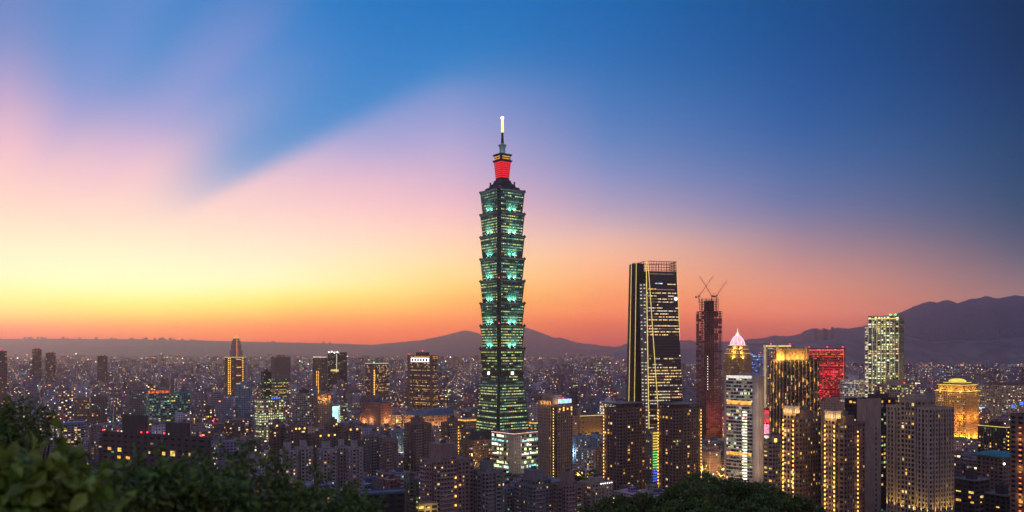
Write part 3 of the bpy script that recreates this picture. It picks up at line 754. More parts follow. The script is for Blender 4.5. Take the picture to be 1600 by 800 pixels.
    for px, py in ((1021,509),(1073,619)):
        x, _, z = PX(px, py, Yc-32); b = MB(); b.lathe([(.1,z-1),(1.0,z-.5),(1.0,z+.5),(.1,z+1)], 8, x-ox, -31.5 if px < 1050 else -16); b.build('beacon', BEACON, root)
gold_edge_tower()

# ------------------------------------------------------------------ tower under construction and its cranes
def construction():
    Yc = 1350.0; xl, xr = 1088, 1128
    bd = site('unfinished_tower', 'unfinished tower of bare red-brown steel floors with three cranes on top', 'construction tower', xl, xr, 486, Yc, 20, 1.0, None, None, 690, 'the unfinished steel tower')
    a, b_, h = bd.a, bd.b, bd.h; H2 = EYE-(467-HY)/F*Yc
    st = MB(); col_ = MB(); net = MB(); core = MB()
    nf = 52; fh = h/nf
    for k in range(nf+1): st.box(0, a, 0, b_, k*fh-.28, k*fh+.28)
    ni = 8
    for i in range(ni+1):
        for j in range(ni+1):
            if i not in (0, ni) and j not in (0, ni): continue
            x, y = a*i/ni, b_*j/ni; col_.box(x-.32, x+.32, y-.32, y+.32, 0, h+.5)
    for k in range(0, nf-1, 2):
        for i in range(0, ni, 2):
            x0, x1 = a*i/ni, a*(i+1)/ni; col_.tube((x0,-.1,k*fh), (x1,-.1,(k+2)*fh), .16, .16, 4); col_.tube((-.1,b_*i/ni,k*fh), (-.1,b_*(i+1)/ni,(k+2)*fh), .16, .16, 4)
    core.box(a*.33, a*.70, b_*.33, b_*.70, 0, H2-2)
    n2 = int((H2-h)/fh)
    for k in range(1, n2+1): st.box(a*.12, a*.85, b_*.12, b_*.85, h+k*fh-.25, h+k*fh+.25)
    for i in range(6):
        for j in range(6):
            if i in (0,5) or j in (0,5):
                x, y = a*(.12+.73*i/5), b_*(.12+.73*j/5); col_.box(x-.3, x+.3, y-.3, y+.3, h, H2+2)
    rg = bd.rg
    for k in range(nf):
        for face in range(2):
            for i in range(4):
                if rg.random() < (.55 if k < 30 else .38):
                    if face == 0: net.box(a*i/4+.4, a*(i+1)/4-.4, .35, .45, k*fh+.3, k*fh+fh*.8)
                    else: net.box(.35, .45, b_*i/4+.4, b_*(i+1)/4-.4, k*fh+.3, k*fh+fh*.8)
    bd.part('floor_deck', st, W['scaff']); bd.part('steel_column', col_, W['scaff']); bd.part('lift_core', core, W['dark']); tag(bd.part('safety_net', net, wall_mat('dark_red_net', (.11,.04,.045))), kind='stuff')
    for k in range(14):
        z = h*(.38+.02*k); b = MB(); b.box(a*.06, a*.06+.7, -.6, -.35, z, z+.9); bd.part('work_lamp', b, LAMPW)
    for k in range(22):
        z = h*rg.uniform(.05,.6); x = rg.uniform(.1,.9)*a; b = MB(); b.box(x, x+.6, -.6, -.35, z, z+.6); bd.part('work_lamp', b, rg.choice((L['red'], L['white'], L['dim'])))
    wash(bd.root, (a*.4,-16,5), (a*.4,-16,60), 3, 6000, (1,.2,.2)); wash(bd.root, (-16,b_*.4,70), (-16,b_*.4,h), 4, 1800, (1,.55,.5)); wash(bd.root, (a*.5,-16,70), (a*.5,-16,h), 4, 1800, (1,.55,.5))  # unseen lights added off the frame to lighten the dark steel
    bd.finish()
    # cranes
    def crane(px, py, tip, label, flip):
        x, _, z = PX(px, py, Yc+16); tx, _, tz = PX(tip[0], tip[1], Yc+16)
        root = bpy.data.objects.new('tower_crane', None); col.objects.link(root); root.location = (x, Yc+16+flip, H2-6)
        tag(root, label, 'crane', 'cranes on the unfinished tower')
        zl = z-(H2-6)
        b = MB()
        for sx_ in (-.9,.9):
            for sy_ in (-.9,.9): b.tube((sx_,sy_,0), (sx_,sy_,zl), .16, .16, 4)
        for k in range(int(zl/1.8)): b.tube((-.9,-.9,k*1.8), (.9,-.9,(k+1)*1.8), .1, .1, 4); b.tube((.9,.9,k*1.8), (-.9,.9,(k+1)*1.8), .1, .1, 4)
        b.build('crane_mast', W['rust'], root)
        d = Vector((tx-x, 0, tz-z)); ln = d.length; d.normalize(); up = Vector((-d.z,0,d.x))
        if up.z < 0: up = -up
        b = MB(); p0 = Vector((0,0,zl))
        for dy_, du in ((-.7,0),(.7,0),(0,1.5)):
            b.tube(p0+Vector((0,dy_,0))+up*du, p0+d*ln+up*du*.3+Vector((0,dy_*.3,0)), .2, .14, 4)
        n_ = max(4, int(ln/2.2))
        for k in range(n_):
            f0, f1 = k/n_, (k+1)/n_
            b.tube(p0+d*ln*f0+Vector((0,-.7*(1-.7*f0),0)), p0+d*ln*f1+up*1.5*(1-.7*f1), .1, .1, 4); b.tube(p0+d*ln*f0+up*1.5*(1-.7*f0), p0+d*ln*f1+Vector((0,.7*(1-.7*f1),0)), .1, .1, 4)
        b.build('crane_jib', W['rust'], root)
        s_ = -1 if d.x > 0 else 1
        b = MB(); b.box(min(0,s_*5), max(0,s_*5), -1.2, 1.2, zl-.6, zl+.2); b.box(s_*5-1.2, s_*5+1.2, -1.4, 1.4, zl-1.6, zl+1.2); b.build('counterweight', W['steel'], root)
        b = MB(); b.box(-1.1, 1.1, -2.2, -.95, zl+.25, zl+2.4); b.build('crane_cab', W['rust'], root)
        b = MB(); apex = p0+Vector((s_*2.5,0,6)); b.tube(p0+Vector((s_*.5,0,0)), apex, .2, .15, 4); b.tube(p0+Vector((s_*5,0,0)), apex, .12, .12, 4); b.tube(apex, p0+d*ln*.92, .07, .07, 4); b.build('crane_stay', W['steel'], root)
        b = MB(); e_ = p0+d*ln; b.tube(e_, e_-Vector((0,0,5)), .06, .06, 4); b.box(e_.x-.4, e_.x+.4, e_.y-.4, e_.y+.4, e_.z-6, e_.z-5); b.build('hook', W['steel'], root)
    crane(1092, 464, (1114,432), 'crane on the unfinished tower leaning right across the middle of its top', 0)
    crane(1113, 463, (1094,431), 'crane on the unfinished tower leaning left with its boom crossing another', 4)
    crane(1119, 463, (1135,439), 'crane on the unfinished tower leaning right on its own over the outer edge', -3)
construction()
# ------------------------------------------------------------------ buildings one can tell apart, each placed where the photo has it
def lit_box(bd, name, x0, x1, y0, y1, z0, z1, mat):
    b = MB(); b.box(x0, x1, y0, y1, z0, z1); return b.build(name, mat, bd.root)
def eave_line(bd, z, mat, x0=0, x1=None, y0=0, y1=None, t=.35, sides='xy'):
    x1 = bd.a if x1 is None else x1; y1 = bd.b if y1 is None else y1
    b = MB()
    if 'y' in sides: b.box(x0-.1, x1+.1, y0-.3, y0-.06, z, z+t)
    if 'x' in sides: b.box(x0-.3, x0-.06, y0-.1, y1+.1, z, z+t)
    return b.build('light_line', mat, bd.root)
def amber_crown(bd, x0, x1, y0, y1, z0, z1, power=9000, mat='gold', color=(1,.55,.12), slots=5):
    """hollow roof crown washed by amber lamps"""
    b = MB(); b.box(x0, x1, y0, y1, z0, z1); b.ring(x0-.4, x1+.4, y0-.4, y1+.4, .5, z1-.8, z1+.5)
    for k in range(slots):
        xx = x0+(x1-x0)*(k+.5)/slots; b.box(xx-.35, xx+.35, y0-.35, y0-.004, z0, z1-.8)
        yy_ = y0+(y1-y0)*(k+.5)/slots; b.box(x0-.35, x0-.004, yy_-.35, yy_+.35, z0, z1-.8)
    b.build('crown', W[mat], bd.root)
    if power:
        w = max(2.2, .4*(z1-z0)); wash(bd.root, (x0, y0-w, z0+1.2), (x1, y0-w, z0+1.2), 4, power*.12, color); wash(bd.root, (x0-w, y0, z0+1.2), (x0-w, y1, z0+1.2), 4, power*.12, color)


# --- right side, near
bd = site('apartment_tower', 'big beige apartment tower with gridded facade, stepped gable top and round emblem', 'tower', 1385, 1491, 640, 520, 24, xc=1452, ybot=800, short='the gridded tower with the emblem')
a, b_, h = bd.a, bd.b, bd.h
sp = S('cream', 2.6, 3.1, .56, .60, .04, AMB, r=.6, pp=.12, cvar=.2)
bd.volume(0, a, 0, b_, 0, h, sp)
bd.volume(-1.2, -.003, b_*.30, b_*.62, 0, h+4, S('cream', 2.6, 3.1, .62, .62, .3, AMB, r=.4, pp=.05), faces='xyY')
bd.volume(a*.05, a*.55, b_*.2, b_*.72, h+1.2, h+5.2, S('tan', 2.6, 3.1, .3, .4, .0, r=.3), faces='')
bd.hut(a*.1, a*.45, b_*.3, b_*.6, h+5.3, h+8.5, 'beige', tank=False)
for fy in (.02,.16,.30,.62,.78,.96):
    b = MB(); b.box(-.9, -.13, b_*fy-.45, b_*fy+.45, 0, h*.985); bd.part('pilaster', b, W['pale'])
    flood(bd.root, (-2.6, b_*fy, 42), 3600, (1,.66,.13), (-.5, b_*fy, 62), 'SPOT', .3, 80)
for fx in (.2,.42,.64,.86):
    b = MB(); b.box(a*fx-.4, a*fx+.4, -.8, -.13, 0, h*.98); bd.part('pilaster', b, W['beige'])
    flood(bd.root, (a*fx, -2.6, 42), 3600, (1,.66,.13), (a*fx, -.5, 62), 'SPOT', .3, 80)
b = MB(); cz = h+2.2
for r0_, nm, mt in ((1.9,'emblem','pale'),(1.5,'emblem_face','dark')):
    b = MB(); b.tube((-1.25,b_*.46,cz), (-1.45 if nm == 'emblem' else -1.5,b_*.46,cz), r0_, r0_, 20); bd.part(nm, b, W[mt])
b = MB(); b.box(-1.58, -1.505, b_*.46-.18, b_*.46+.18, cz-1.0, cz+1.0); b.box(-1.57, -1.505, b_*.46-.95, b_*.46+.95, cz-.16, cz+.16); bd.part('emblem_mark', b, W['pale'])
bd.finish()

def lantern_tower(label, xl, xc, xr, ytop, Y, seedlit, cols, crown, short, psi=34, ybot=800):
    bd = site('apartment_tower', label, 'tower', xl, xr, ytop, Y, psi, xc=xc, group='apartment towers edged with amber lanterns', ybot=ybot, short=short)
    a, b_, h = bd.a, bd.b, bd.h
    sp = S('brown', 3.0, 3.2, .5, .5, seedlit, AMB, r=.4, pp=.1, dark=.05)
    bd.volume(0, a, 0, b_, 0, h, sp)
    nf = int(h/3.2)
    c0, c1 = crown
    bd.volume(-1.6, -.003, b_*c0, b_*c1, 0, h+2.5, S('tan', 2.4, 3.2, .62, .6, seedlit*2.5, AMB, r=.4, pp=.1), faces='xyY')
    amber_crown(bd, -1.7, 5, b_*c0, b_*c1, h+3.7, h+8.5, 3500, 'pale', (1,.62,.2), 3)
    for fy in cols: bd.lamp_col(-1.65, b_*fy, (-1,0), 4, h, nf, sz=(.7,1.1))
    bd.hut(a*.35, a*.8, b_*.3, b_*.7, h+.05, h+5, 'brown')
    bd.beacon(a*.5, b_*.5, h+5.2, .5)
    return bd
bd = lantern_tower('brown apartment tower with two amber lantern columns and lit crown beside the pale office tower', 1226, 1249, 1283, 655, 560, .12, (.30,.98), (.28,1.0), 'the nearer lantern tower')
bd.finish()
bd = lantern_tower('brown apartment tower with lit crown and three amber lantern columns, one at its right edge', 1284, 1319, 1352, 664, 540, .05, (.36,.78), (.34,.80), 'the lantern tower with three columns')
bd.lamp_col(bd.a*.62, -.05, (0,-1), 4, bd.h-4, int(bd.h/3.2)); bd.finish()
bd = site('apartment_block', 'lower tan apartment block with one amber lantern column, left of the two lantern towers', 'building', 1193, 1228, 690, 620, 34, xc=1207, ybot=780)
bd.volume(0, bd.a, 0, bd.b, 0, bd.h, S('tan', 3, 3.2, .55, .5, .12, AMB, dark=.08)); bd.hut(bd.a*.2, bd.a*.7, bd.b*.3, bd.b*.7, bd.h+.05, bd.h+4, 'tan')
bd.lamp_col(bd.a*.75, -.05, (0,-1), 4, bd.h-3, 20); bd.lamp_col(bd.a*.2, -.05, (0,-1), bd.h-1, bd.h+2.5, 1, LAMP, (2.6,2.6)); bd.finish()
# slab-ended dark office
bd = site('office_block', 'dark office block split by a blank beige slab, yellow windows on its right', 'building', 1320, 1403, 626, 650, 30, xc=1350, ybot=740, short='the slab-ended dark office')
a, b_, h = bd.a, bd.b, bd.h
bd.volume(0, a, 0, b_, 0, h, S('black', 3.2, 3.6, .8, .55, .22, (('green',3),('yellow',3),('amber',2)), dark=.15))
b = MB(); b.box(-.6, a*.46, -.9, -.01, 0, h+1.5); b.box(-.6, -.01, .0, b_*.34, 0, h+1.5)
for k in range(11): b.box(a*.2, a*.2+1.2, -1.0, -.902, 6+k*7, 7.6+k*7)
sl_ = bd.part('blank_slab', b, W['tan'])
b = MB()
for k in range(20): b.box(a*.30, a*.30+1.6, -1.0, -.905, 4+k*4.2, 5.6+k*4.2)
b.build('slot_window', GLASS, sl_)
bd.hut(a*.5, a*.9, b_*.3, b_*.7, h+.1, h+4, 'dark'); bd.finish()
simple('apartment_tower', 'dark brown apartment tower cut by the right edge, red lanterns up its face', 'tower', 1578, 1650, 650, 520, S('brown', 3, 3.2, .5, .5, .04, AMB, r=.45, pp=.15, dark=.05), psi=30, xc=1600, ybot=800, crown=lambda q: (q.lamp_col(-.1, q.b*.25, (-1,0), 6, q.h-6, 26, emit_mat('red_lamp',(1,.22,.06),1.6,0), (1.3,.6))))
def rim(q): eave_line(q, q.h+1.15, L['gold'], t=.6)
simple('apartment_block', 'dark block with white window frames and golden roof rim below the glowing gold tower', 'building', 1528, 1584, 670, 840, S('black', 2.8, 3.2, .6, .62, .16, AMB, trim='dark', pp=.15, dark=.12), psi=30, ratio=.5, ybot=716, crown=lambda q: (rim(q), q.lamp_col(q.a*.25, -.05, (0,-1), 3, q.h-2, 14, LAMP, (1.2,.9))), short='the block with the golden rim')
def teal_roof(q):
    b = MB(); b.box(-2, q.a+2, -2, q.b+2, q.h+1.3, q.h+2.2); b.prism([(-2,-2),(q.a+2,-2),(q.a+2,q.b+2),(-2,q.b+2)], q.h+2.21, [(1,3),(q.a-1,3),(q.a-1,q.b-3),(1,q.b-3)], q.h+4.5)
    q.part('roof', b, W['teal'])
    q.lamp_col(q.a*.7, -.05, (0,-1), 4, q.h-4, 12, LAMP, (2.4,.7))
    b = MB(); b.tube((-3,-2.5,q.h-14), (-3,-2.5,q.h-4), .12); q.part('lamp_pole', b, W['steel'])
    b = MB(); b.lathe([(.1,q.h-4),(.8,q.h-3.4),(.8,q.h-2.6),(.1,q.h-2)], 8, -3, -2.5); q.part('roof_lamp', b, LAMPW)
simple('apartment_block', 'brown block under a flat teal roof, lit bands up its right side', 'building', 1526, 1590, 718, 640, S('brown', 3.2, 3.3, .5, .5, .04, AMB, dark=.05), psi=28, ratio=.9, ybot=800, hut=False, crown=teal_roof, short='the teal-roofed block')
simple('low_building', 'low dark building with yellow-lit windows and pale floor bands, bottom right', 'building', 1492, 1546, 752, 600, S('dark', 5, 3.6, .75, .5, .28, AMB, trim='concrete', pp=-.05), psi=28, ratio=1.2, ybot=800)
simple('low_building', 'low dark building at the bottom edge left of the right-hand tower', 'building', 1538, 1592, 776, 560, S('dark', 4, 3.4, .7, .5, .12, (('white',2),('amber',2)), trim='concrete'), psi=28, ratio=1.0, ybot=800)
# --- pale office tower
bd = site('office_tower', 'tall pale office tower with glass front, white lit top band and lit stair column', 'tower', 1133, 1193, 590, 850, 52, xc=1176, ybot=758, short='the pale glass-fronted office tower')
a, b_, h = bd.a, bd.b, bd.h
bd.volume(0, a, 0, b_, 0, h, S('white', 3, 3.9, .95, .66, .16, OFF, dark=.22, cvar=.1, fvar=.7, solid=('y','X'), pp=-.1))
b = MB(); b.box(-.9, a*.5, -.8, -.01, 0, h+2.5); bd.part('side_slab', b, W['pale'])
b = MB(); b.box(a*.55, a*1.02, -.5, -.01, 0, h+1); bd.part('side_slab', b, W['tan'])
b = MB(); b.box(-.9, -.01, b_*.95, b_+.6, 0, h+2.5); bd.part('corner_post', b, W['pale'])
lit_box(bd, 'roof_band', -.7, -.05, b_*.03, b_*.94, h-1.0, h+1.9, emit_mat('top_band_white',(1,.93,.82),.85,.25))
for z0, z1, mt in ((h*.755,h*.79,'amber'),(h*.30,h*.325,'amber')): lit_box(bd, 'lit_band', -.5, -.05, b_*.04, b_*.93, z0, z1, L[mt])
for k in range(26): lit_box(bd, 'stair_light', -.5, -.05, b_*.20, b_*.36, 4+k*3.1, 4+k*3.1+1.5, L['bright' if k%7 else 'brightgreen'])
for k in range(3): lit_box(bd, 'sign_panel', -.6, -.06, b_*(.88-.33*k), b_*(.95-.33*k), h*.62+k, h*.62+k+1.6, L['red' if k != 1 else 'cool'])
bd.hut(a*.2, a*.8, b_*.2, b_*.6, h+.1, h+3.5, 'pale', tank=False)
wash(bd.root, (a*.5,-14,8), (a*.5,-14,110), 4, 5000, (1,.78,.55)); wash(bd.root, (-16,b_*.5,4), (-16,b_*.5,115), 5, 1500, (1,.88,.7))  # unseen lights added off both walls to lift the pale fronts
bd.finish()
# --- dark residential tower with golden crown
bd = site('apartment_tower', 'dark residential tower with vertical ribs and a large glowing golden crown', 'tower', 1202, 1280, 564, 750, 36, xc=1226, ybot=680, short='the dark tower with the golden crown')
a, b_, h = bd.a, bd.b, bd.h
sp = S('dark', 3.1, 3.3, .62, .6, .10, (('green',2),('amber',3),('white',2),('yellow',2)), r=.5, pp=.3, dark=.12)
bd.volume(0, a, 0, b_, 0, h, sp)
amber_crown(bd, a*.04, a*.62, b_*.1, b_*.62, h+1.2, h+11, 24000, 'gold', (1,.60,.13), 4)
for q0, q1 in ((.0,.035),(.63,.70)): b = MB(); b.box(a*q0, a*q1, b_*.0, b_*.09, h+1.2, h+13.5); bd.part('crown_horn', b, W['gold'])
b = MB(); b.box(a*.1, a*.3, b_*.7, b_*.95, h+1.2, h+9); bd.part('roof_hut', b, W['brown'])
for k in range(9):
    f = (k+.4)/9
    b = MB(); b.box(a*f-.35, a*f+.35, -1.0, -.32, 0, h); bd.part('rib', b, W['tan'])
    for q in range(4): z = h*(.22+.76*(q+rnd.uniform(.05,.95))/4); bd.lamp_col(a*f, -1.0, (0,-1), z-1, z+1, 1, L['amber'], (.45,4.2)); flood(bd.root, (a*f,-2.2,z), 260, (1,.6,.16))
for k in range(5):
    f = (k+.4)/5
    b = MB(); b.box(-1.0, -.32, b_*f-.35, b_*f+.35, 0, h); bd.part('rib', b, W['tan'])
    for q in range(4): z = h*(.3+.68*(q+rnd.uniform(.05,.95))/4); bd.lamp_col(-1.0, b_*f, (-1,0), z-1, z+1, 1, L['amber'], (.45,4.2)); flood(bd.root, (-2.2,b_*f,z), 260, (1,.6,.16))
bd.finish()
# --- tower with pink dome crown
bd = site('office_tower', 'stepped golden-lit tower under a glowing pink and white dome with spire', 'tower', 1130, 1175, 560, 1700, 36, ybot=590, short='the pink-domed tower')
a, b_, h = bd.a, bd.b, bd.h
bd.volume(0, a, 0, b_, 0, h, S('gold', 3.4, 3.6, .5, .55, .12, AMB, dark=.2, pp=.2))
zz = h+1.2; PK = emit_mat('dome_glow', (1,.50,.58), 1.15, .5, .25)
for f, hh in ((.06,10),(.12,9),(.18,8)):
    b = MB(); b.box(a*f, a*(1-f), b_*f, b_*(1-f), zz, zz+hh); b.ring(a*f-.8, a*(1-f)+.8, b_*f-.8, b_*(1-f)+.8, .9, zz+hh-1.4, zz+hh+.01)
    n_ = 7
    for k in range(n_):
        xx = a*(f+(1-2*f)*(k+.5)/n_); b.box(xx-.5, xx+.5, b_*f-.6, b_*f-.01, zz, zz+hh-1.5)
        yv = b_*(f+(1-2*f)*(k+.5)/n_); b.box(a*f-.6, a*f-.01, yv-.5, yv+.5, zz, zz+hh-1.5)
    t_ = bd.part('crown_tier', b, W['gold'])
    b = MB(); b.ring(a*f-.95, a*(1-f)+.95, b_*f-.95, b_*(1-f)+.95, .1, zz+hh-1.0, zz+hh-.2); b.build('light_line', L['gold'], t_)
    flood(bd.root, (a*.3, b_*f-3, zz+.5), 9000, (1,.6,.12)); flood(bd.root, (a*f-3, b_*.4, zz+.5), 9000, (1,.6,.12))
    zz += hh+.02
ca, cb = a/2, b_/2; rr = min(a, b_)*.36
prof = [(rr*1.05, zz), (rr, zz+2), (rr*.95, zz+6), (rr*.78, zz+12), (rr*.55, zz+17), (rr*.3, zz+20.5), (rr*.22, zz+21)]
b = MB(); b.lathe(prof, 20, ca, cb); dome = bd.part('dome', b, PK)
b = MB()
for k in range(10):
    t = 2*math.pi*k/10
    for (r0, z0), (r1, z1) in zip(prof, prof[1:]): b.tube((ca+r0*1.02*math.cos(t), cb+r0*1.02*math.sin(t), z0), (ca+r1*1.02*math.cos(t), cb+r1*1.02*math.sin(t), z1), .5, .5, 4)
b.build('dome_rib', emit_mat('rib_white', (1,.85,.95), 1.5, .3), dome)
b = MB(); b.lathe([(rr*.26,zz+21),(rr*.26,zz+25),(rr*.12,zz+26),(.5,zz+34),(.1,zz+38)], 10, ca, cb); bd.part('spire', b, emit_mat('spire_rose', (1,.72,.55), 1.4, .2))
bd.finish(60)
# --- red office
bd = site('office_tower', 'wide office tower lit deep red with red rows of windows and red roof line', 'tower', 1262, 1321, 545, 1500, 62, xc=1318, ybot=625, short='the red-lit office tower')
a, b_, h = bd.a, bd.b, bd.h
bd.volume(0, a, 0, b_, 0, h, S('red', 3.2, 4.2, .9, .45, .5, (('red',6),('orange',2),('dim',1)), dark=.1, pp=-.1, fvar=.9))
eave_line(bd, h-3, emit_mat('red_line', (1,.16,.2), 1.6, .2), t=1.1, sides='x'); 
b = MB(); b.box(-.9,-.3,-.5,.3,0,h); bd.part('light_line', b, emit_mat('red_edge', (1,.10,.12), .9, .2))
for f in (.02,.45,.96): bd.beacon(.5, b_*f, h+1.1, 1.1, 2.5)
flood(bd.root, (-18,b_*.35,20), 30000, (1,.1,.13)); flood(bd.root, (-18,b_*.7,70), 26000, (1,.1,.13)); flood(bd.root, (-18,b_*.3,105), 20000, (1,.1,.13)); bd.finish(80)
# --- cream tower and slim blue tower behind
bd = site('office_tower', 'cream tower with bright edges and lit top, behind the golden-crowned dark tower', 'tower', 1193, 1242, 540, 1450, 62, xc=1236, ybot=640)
a, b_, h = bd.a, bd.b, bd.h
bd.volume(0, a, 0, b_, 0, h, S('pale', 3.2, 3.6, .6, .5, .22, (('warm',3),('white',2),('red',1)), dark=.1))
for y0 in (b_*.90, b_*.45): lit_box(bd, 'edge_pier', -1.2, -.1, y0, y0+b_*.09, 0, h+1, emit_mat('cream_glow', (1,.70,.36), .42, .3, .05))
lit_box(bd, 'light_line', -1.0, -.2, 0, b_, h-2, h+.5, L['gold']); bd.beacon(a*.4, b_*.8, h+1.1, 1.0); bd.beacon(a*.4, b_*.1, h+1.1, 1.0); bd.finish(40)
simple('office_tower', 'slim tower lit deep blue beside the pink-domed tower', 'tower', 1172, 1193, 553, 1800, S('bluegrey', 3.2, 3.6, .7, .5, .5, (('blue',6),('cool',1)), dark=.1), psi=50, ybot=590, beac=1, ncap=40)
bd = site('sign_tower', 'red and white glowing billboard building between two towers', 'billboard', 1191, 1206, 640, 1250, 60, ybot=690)
bd.volume(0, bd.a, 0, bd.b, 0, bd.h, S('red', 3, 3.4, .6, .5, .3, (('red',2),('magenta',1))))
for z0, z1, mt in ((.62,.98,'red'),(.30,.58,'magenta'),(.02,.26,'white')): lit_box(bd, 'sign_panel', -.6, -.1, .3, bd.b-.3, bd.h*z0, bd.h*z1, L[mt])
for k in range(4): lit_box(bd, 'sign_stroke', -.7, -.61, bd.b*(.15+.2*k), bd.b*(.27+.2*k), bd.h*.72, bd.h*.88, W['white'])
bd.finish(20)
simple('office_block', 'white gridded office block with lit rows under the red-lit tower', 'building', 1313, 1353, 594, 1350, S('white', 3.2, 3.5, .7, .5, .5, OFF, dark=.1), psi=40, ratio=.9, ybot=628, ncap=60)
def washed(q, p=14000, colr=(1,.62,.22)):
    flood(q.root, (-5,q.b*.5,q.h*.3), p, colr); flood(q.root, (q.a*.5,-5,q.h*.3), p, colr)
simple('office_block', 'low tan office block washed with amber light beside the golden-crowned tower', 'building', 1278, 1324, 630, 1150, S('tan', 4, 3.6, .35, .4, .12, AMB), psi=36, ybot=660, ncap=30, crown=washed)
# --- white lattice tower
bd = site('office_tower', 'brightly lit white lattice tower with green roof lights', 'tower', 1356, 1413, 494, 1300, 58, xc=1405, ybot=630, short='the white lattice tower')
a, b_, h = bd.a, bd.b, bd.h
bd.volume(0, a, 0, b_, 0, h, S('olive', 4.4, 3.7, .80, .6, .7, (('bright',3),('warm',2),('brightgreen',4),('yellow',2)), r=.8, pp=.1, dark=.15, cvar=.3, fvar=.5))
for k in range(8): b = MB(); y = b_*(k+.02)/7.2; b.box(-1.3, -.12, y, y+1.1, 0, h+1.5); bd.part('fin', b, W['white'])
for z in (8, 60, 115, 165): flood(bd.root, (-14,b_*.3,z), 4500, (1,.88,.45)); flood(bd.root, (-14,b_*.75,z+20), 4500, (1,.9,.55))
flood(bd.root, (a*.5,-14,120), 4000, (1,.8,.5)); flood(bd.root, (a*.5,-14,30), 4000, (1,.8,.5))
lit_box(bd, 'light_line', -1.5, -1.32, 0, b_*.98, h-4.5, h-2.8, L['gold'])
for f in (.12,.28): 
    b = MB(); b.lathe([(.2,h+1.4),(1.6,h+2),(1.6,h+3.4),(.2,h+4)], 8, 1, b_*f); bd.part('roof_lamp', b, emit_mat('green_lamp', (.1,1,.15), 3.0, 0))
bd.volume(a*.1, a*.95, b_*1.002, b_*1.13, 0, h-16, S('white', 3.6, 3.6, .70, .62, .6, (('white',2),('warm',3)), r=.8, pp=.2)); bd.finish()
simple('office_block', 'lit office block standing at the foot of the white lattice tower', 'building', 1366, 1428, 602, 1220, S('beige', 4, 3.8, .65, .55, .45, (('yellow',2),('green',2),('warm',2)), dark=.1), psi=36, ybot=632, beac=1, ncap=60)
# --- gold glowing tower
bd = site('office_tower', 'glowing golden office tower with tiered cornices and a yellow rounded roof', 'tower', 1462, 1530, 612, 1300, 36, xc=1508, ybot=690, short='the glowing gold tower')
a, b_, h = bd.a, bd.b, bd.h
bd.volume(0, a, 0, b_, 0, h, S('gold', 3.0, 3.6, .5, .55, .34, (('amber',3),('warm',3),('white',1)), r=.5, pp=.15, dark=.1))
def tier(f, z0, z1):
    b = MB(); b.box(a*f, a*(1-f), b_*f, b_*(1-f), z0, z1); b.ring(a*f-1.1, a*(1-f)+1.1, b_*f-1.1, b_*(1-f)+1.1, 1.3, z1-1.5, z1+.3)
    for k in range(8):
        xx = a*(f+(1-2*f)*(k+.5)/8); b.box(xx-.5, xx+.5, b_*f-.5, b_*f-.01, z0, z1-1.6)
        yv = b_*(f+(1-2*f)*(k+.5)/8); b.box(a*f-.5, a*f-.01, yv-.5, yv+.5, z0, z1-1.6)
    t_ = bd.part('roof_tier', b, W['gold']); b = MB(); b.ring(a*f-1.2, a*(1-f)+1.2, b_*f-1.2, b_*(1-f)+1.2, .08, z1-1.2, z1-.2); b.build('light_line', L['gold'], t_)
b = MB(); b.ring(-1.4, a+1.4, -1.4, b_+1.4, 1.6, h-.8, h+1.4); c_ = bd.part('cornice', b, W['gold']); b = MB(); b.ring(-1.5, a+1.5, -1.5, b_+1.5, .08, h-.4, h+.6); b.build('light_line', L['gold'], c_)
tier(.06, h+1.2, h+11); tier(.2, h+11.01, h+14.5)
b = MB(); b.lathe([(a*.27,h+14.8),(a*.26,h+17),(a*.2,h+19),(a*.1,h+20),(.2,h+20.3)], 20, a/2, b_/2); bd.part('rounded_roof', b, emit_mat('roof_yellow', (1,.82,.10), 1.0, .2, .1))
for x, y in ((-4,b_*.15),(-4,b_*.5),(-4,b_*.85),(a*.2,-4),(a*.7,-4)):
    flood(bd.root, (x,y,3), 26000, (1,.46,.055)); flood(bd.root, (x*1.6 if x < 0 else x,y*1.6 if y < 0 else y,38), 9000, (1,.45,.05))
    flood(bd.root, (x if x < 0 else x, y, h+2.5), 5000, (1,.62,.1))
lit_box(bd, 'sign_panel', -1.0, -.3, b_*.72, b_*.98, 18, 36, L['cool']); bd.finish()
bd = site('office_block', 'long office block with a full grid of small lit windows at the right edge', 'building', 1524, 1640, 604, 1420, 60, xc=1632, ybot=668, short='the long lit office block')
a, b_, h = bd.a, bd.b, bd.h
bd.volume(0, a, 0, b_, 0, h, S('beige', 3.4, 3.5, .6, .5, .4, (('white',2),('warm',3),('dim',6)), fvar=.4, cvar=.15, dark=.25))
for fy, z, w_ in ((.86,40,.1),(.30,52,.05),(.42,46,.05),(.26,32,.04)): lit_box(bd, 'sign_panel', -.6, -.1, b_*fy, b_*(fy+w_), z-3, z+3, L['cool'] if fy > .5 else L['blue'])
bd.hut(a*.2, a*.8, b_*.1, b_*.8, h+.1, h+6, 'brown', tank=False); bd.finish()
simple('office_block', 'pale office block with dark roof between the gold tower and the far hills', 'building', 1494, 1530, 588, 1900, S('pale', 3.4, 3.5, .6, .5, .15, OFF), psi=50, ybot=602, ncap=20)

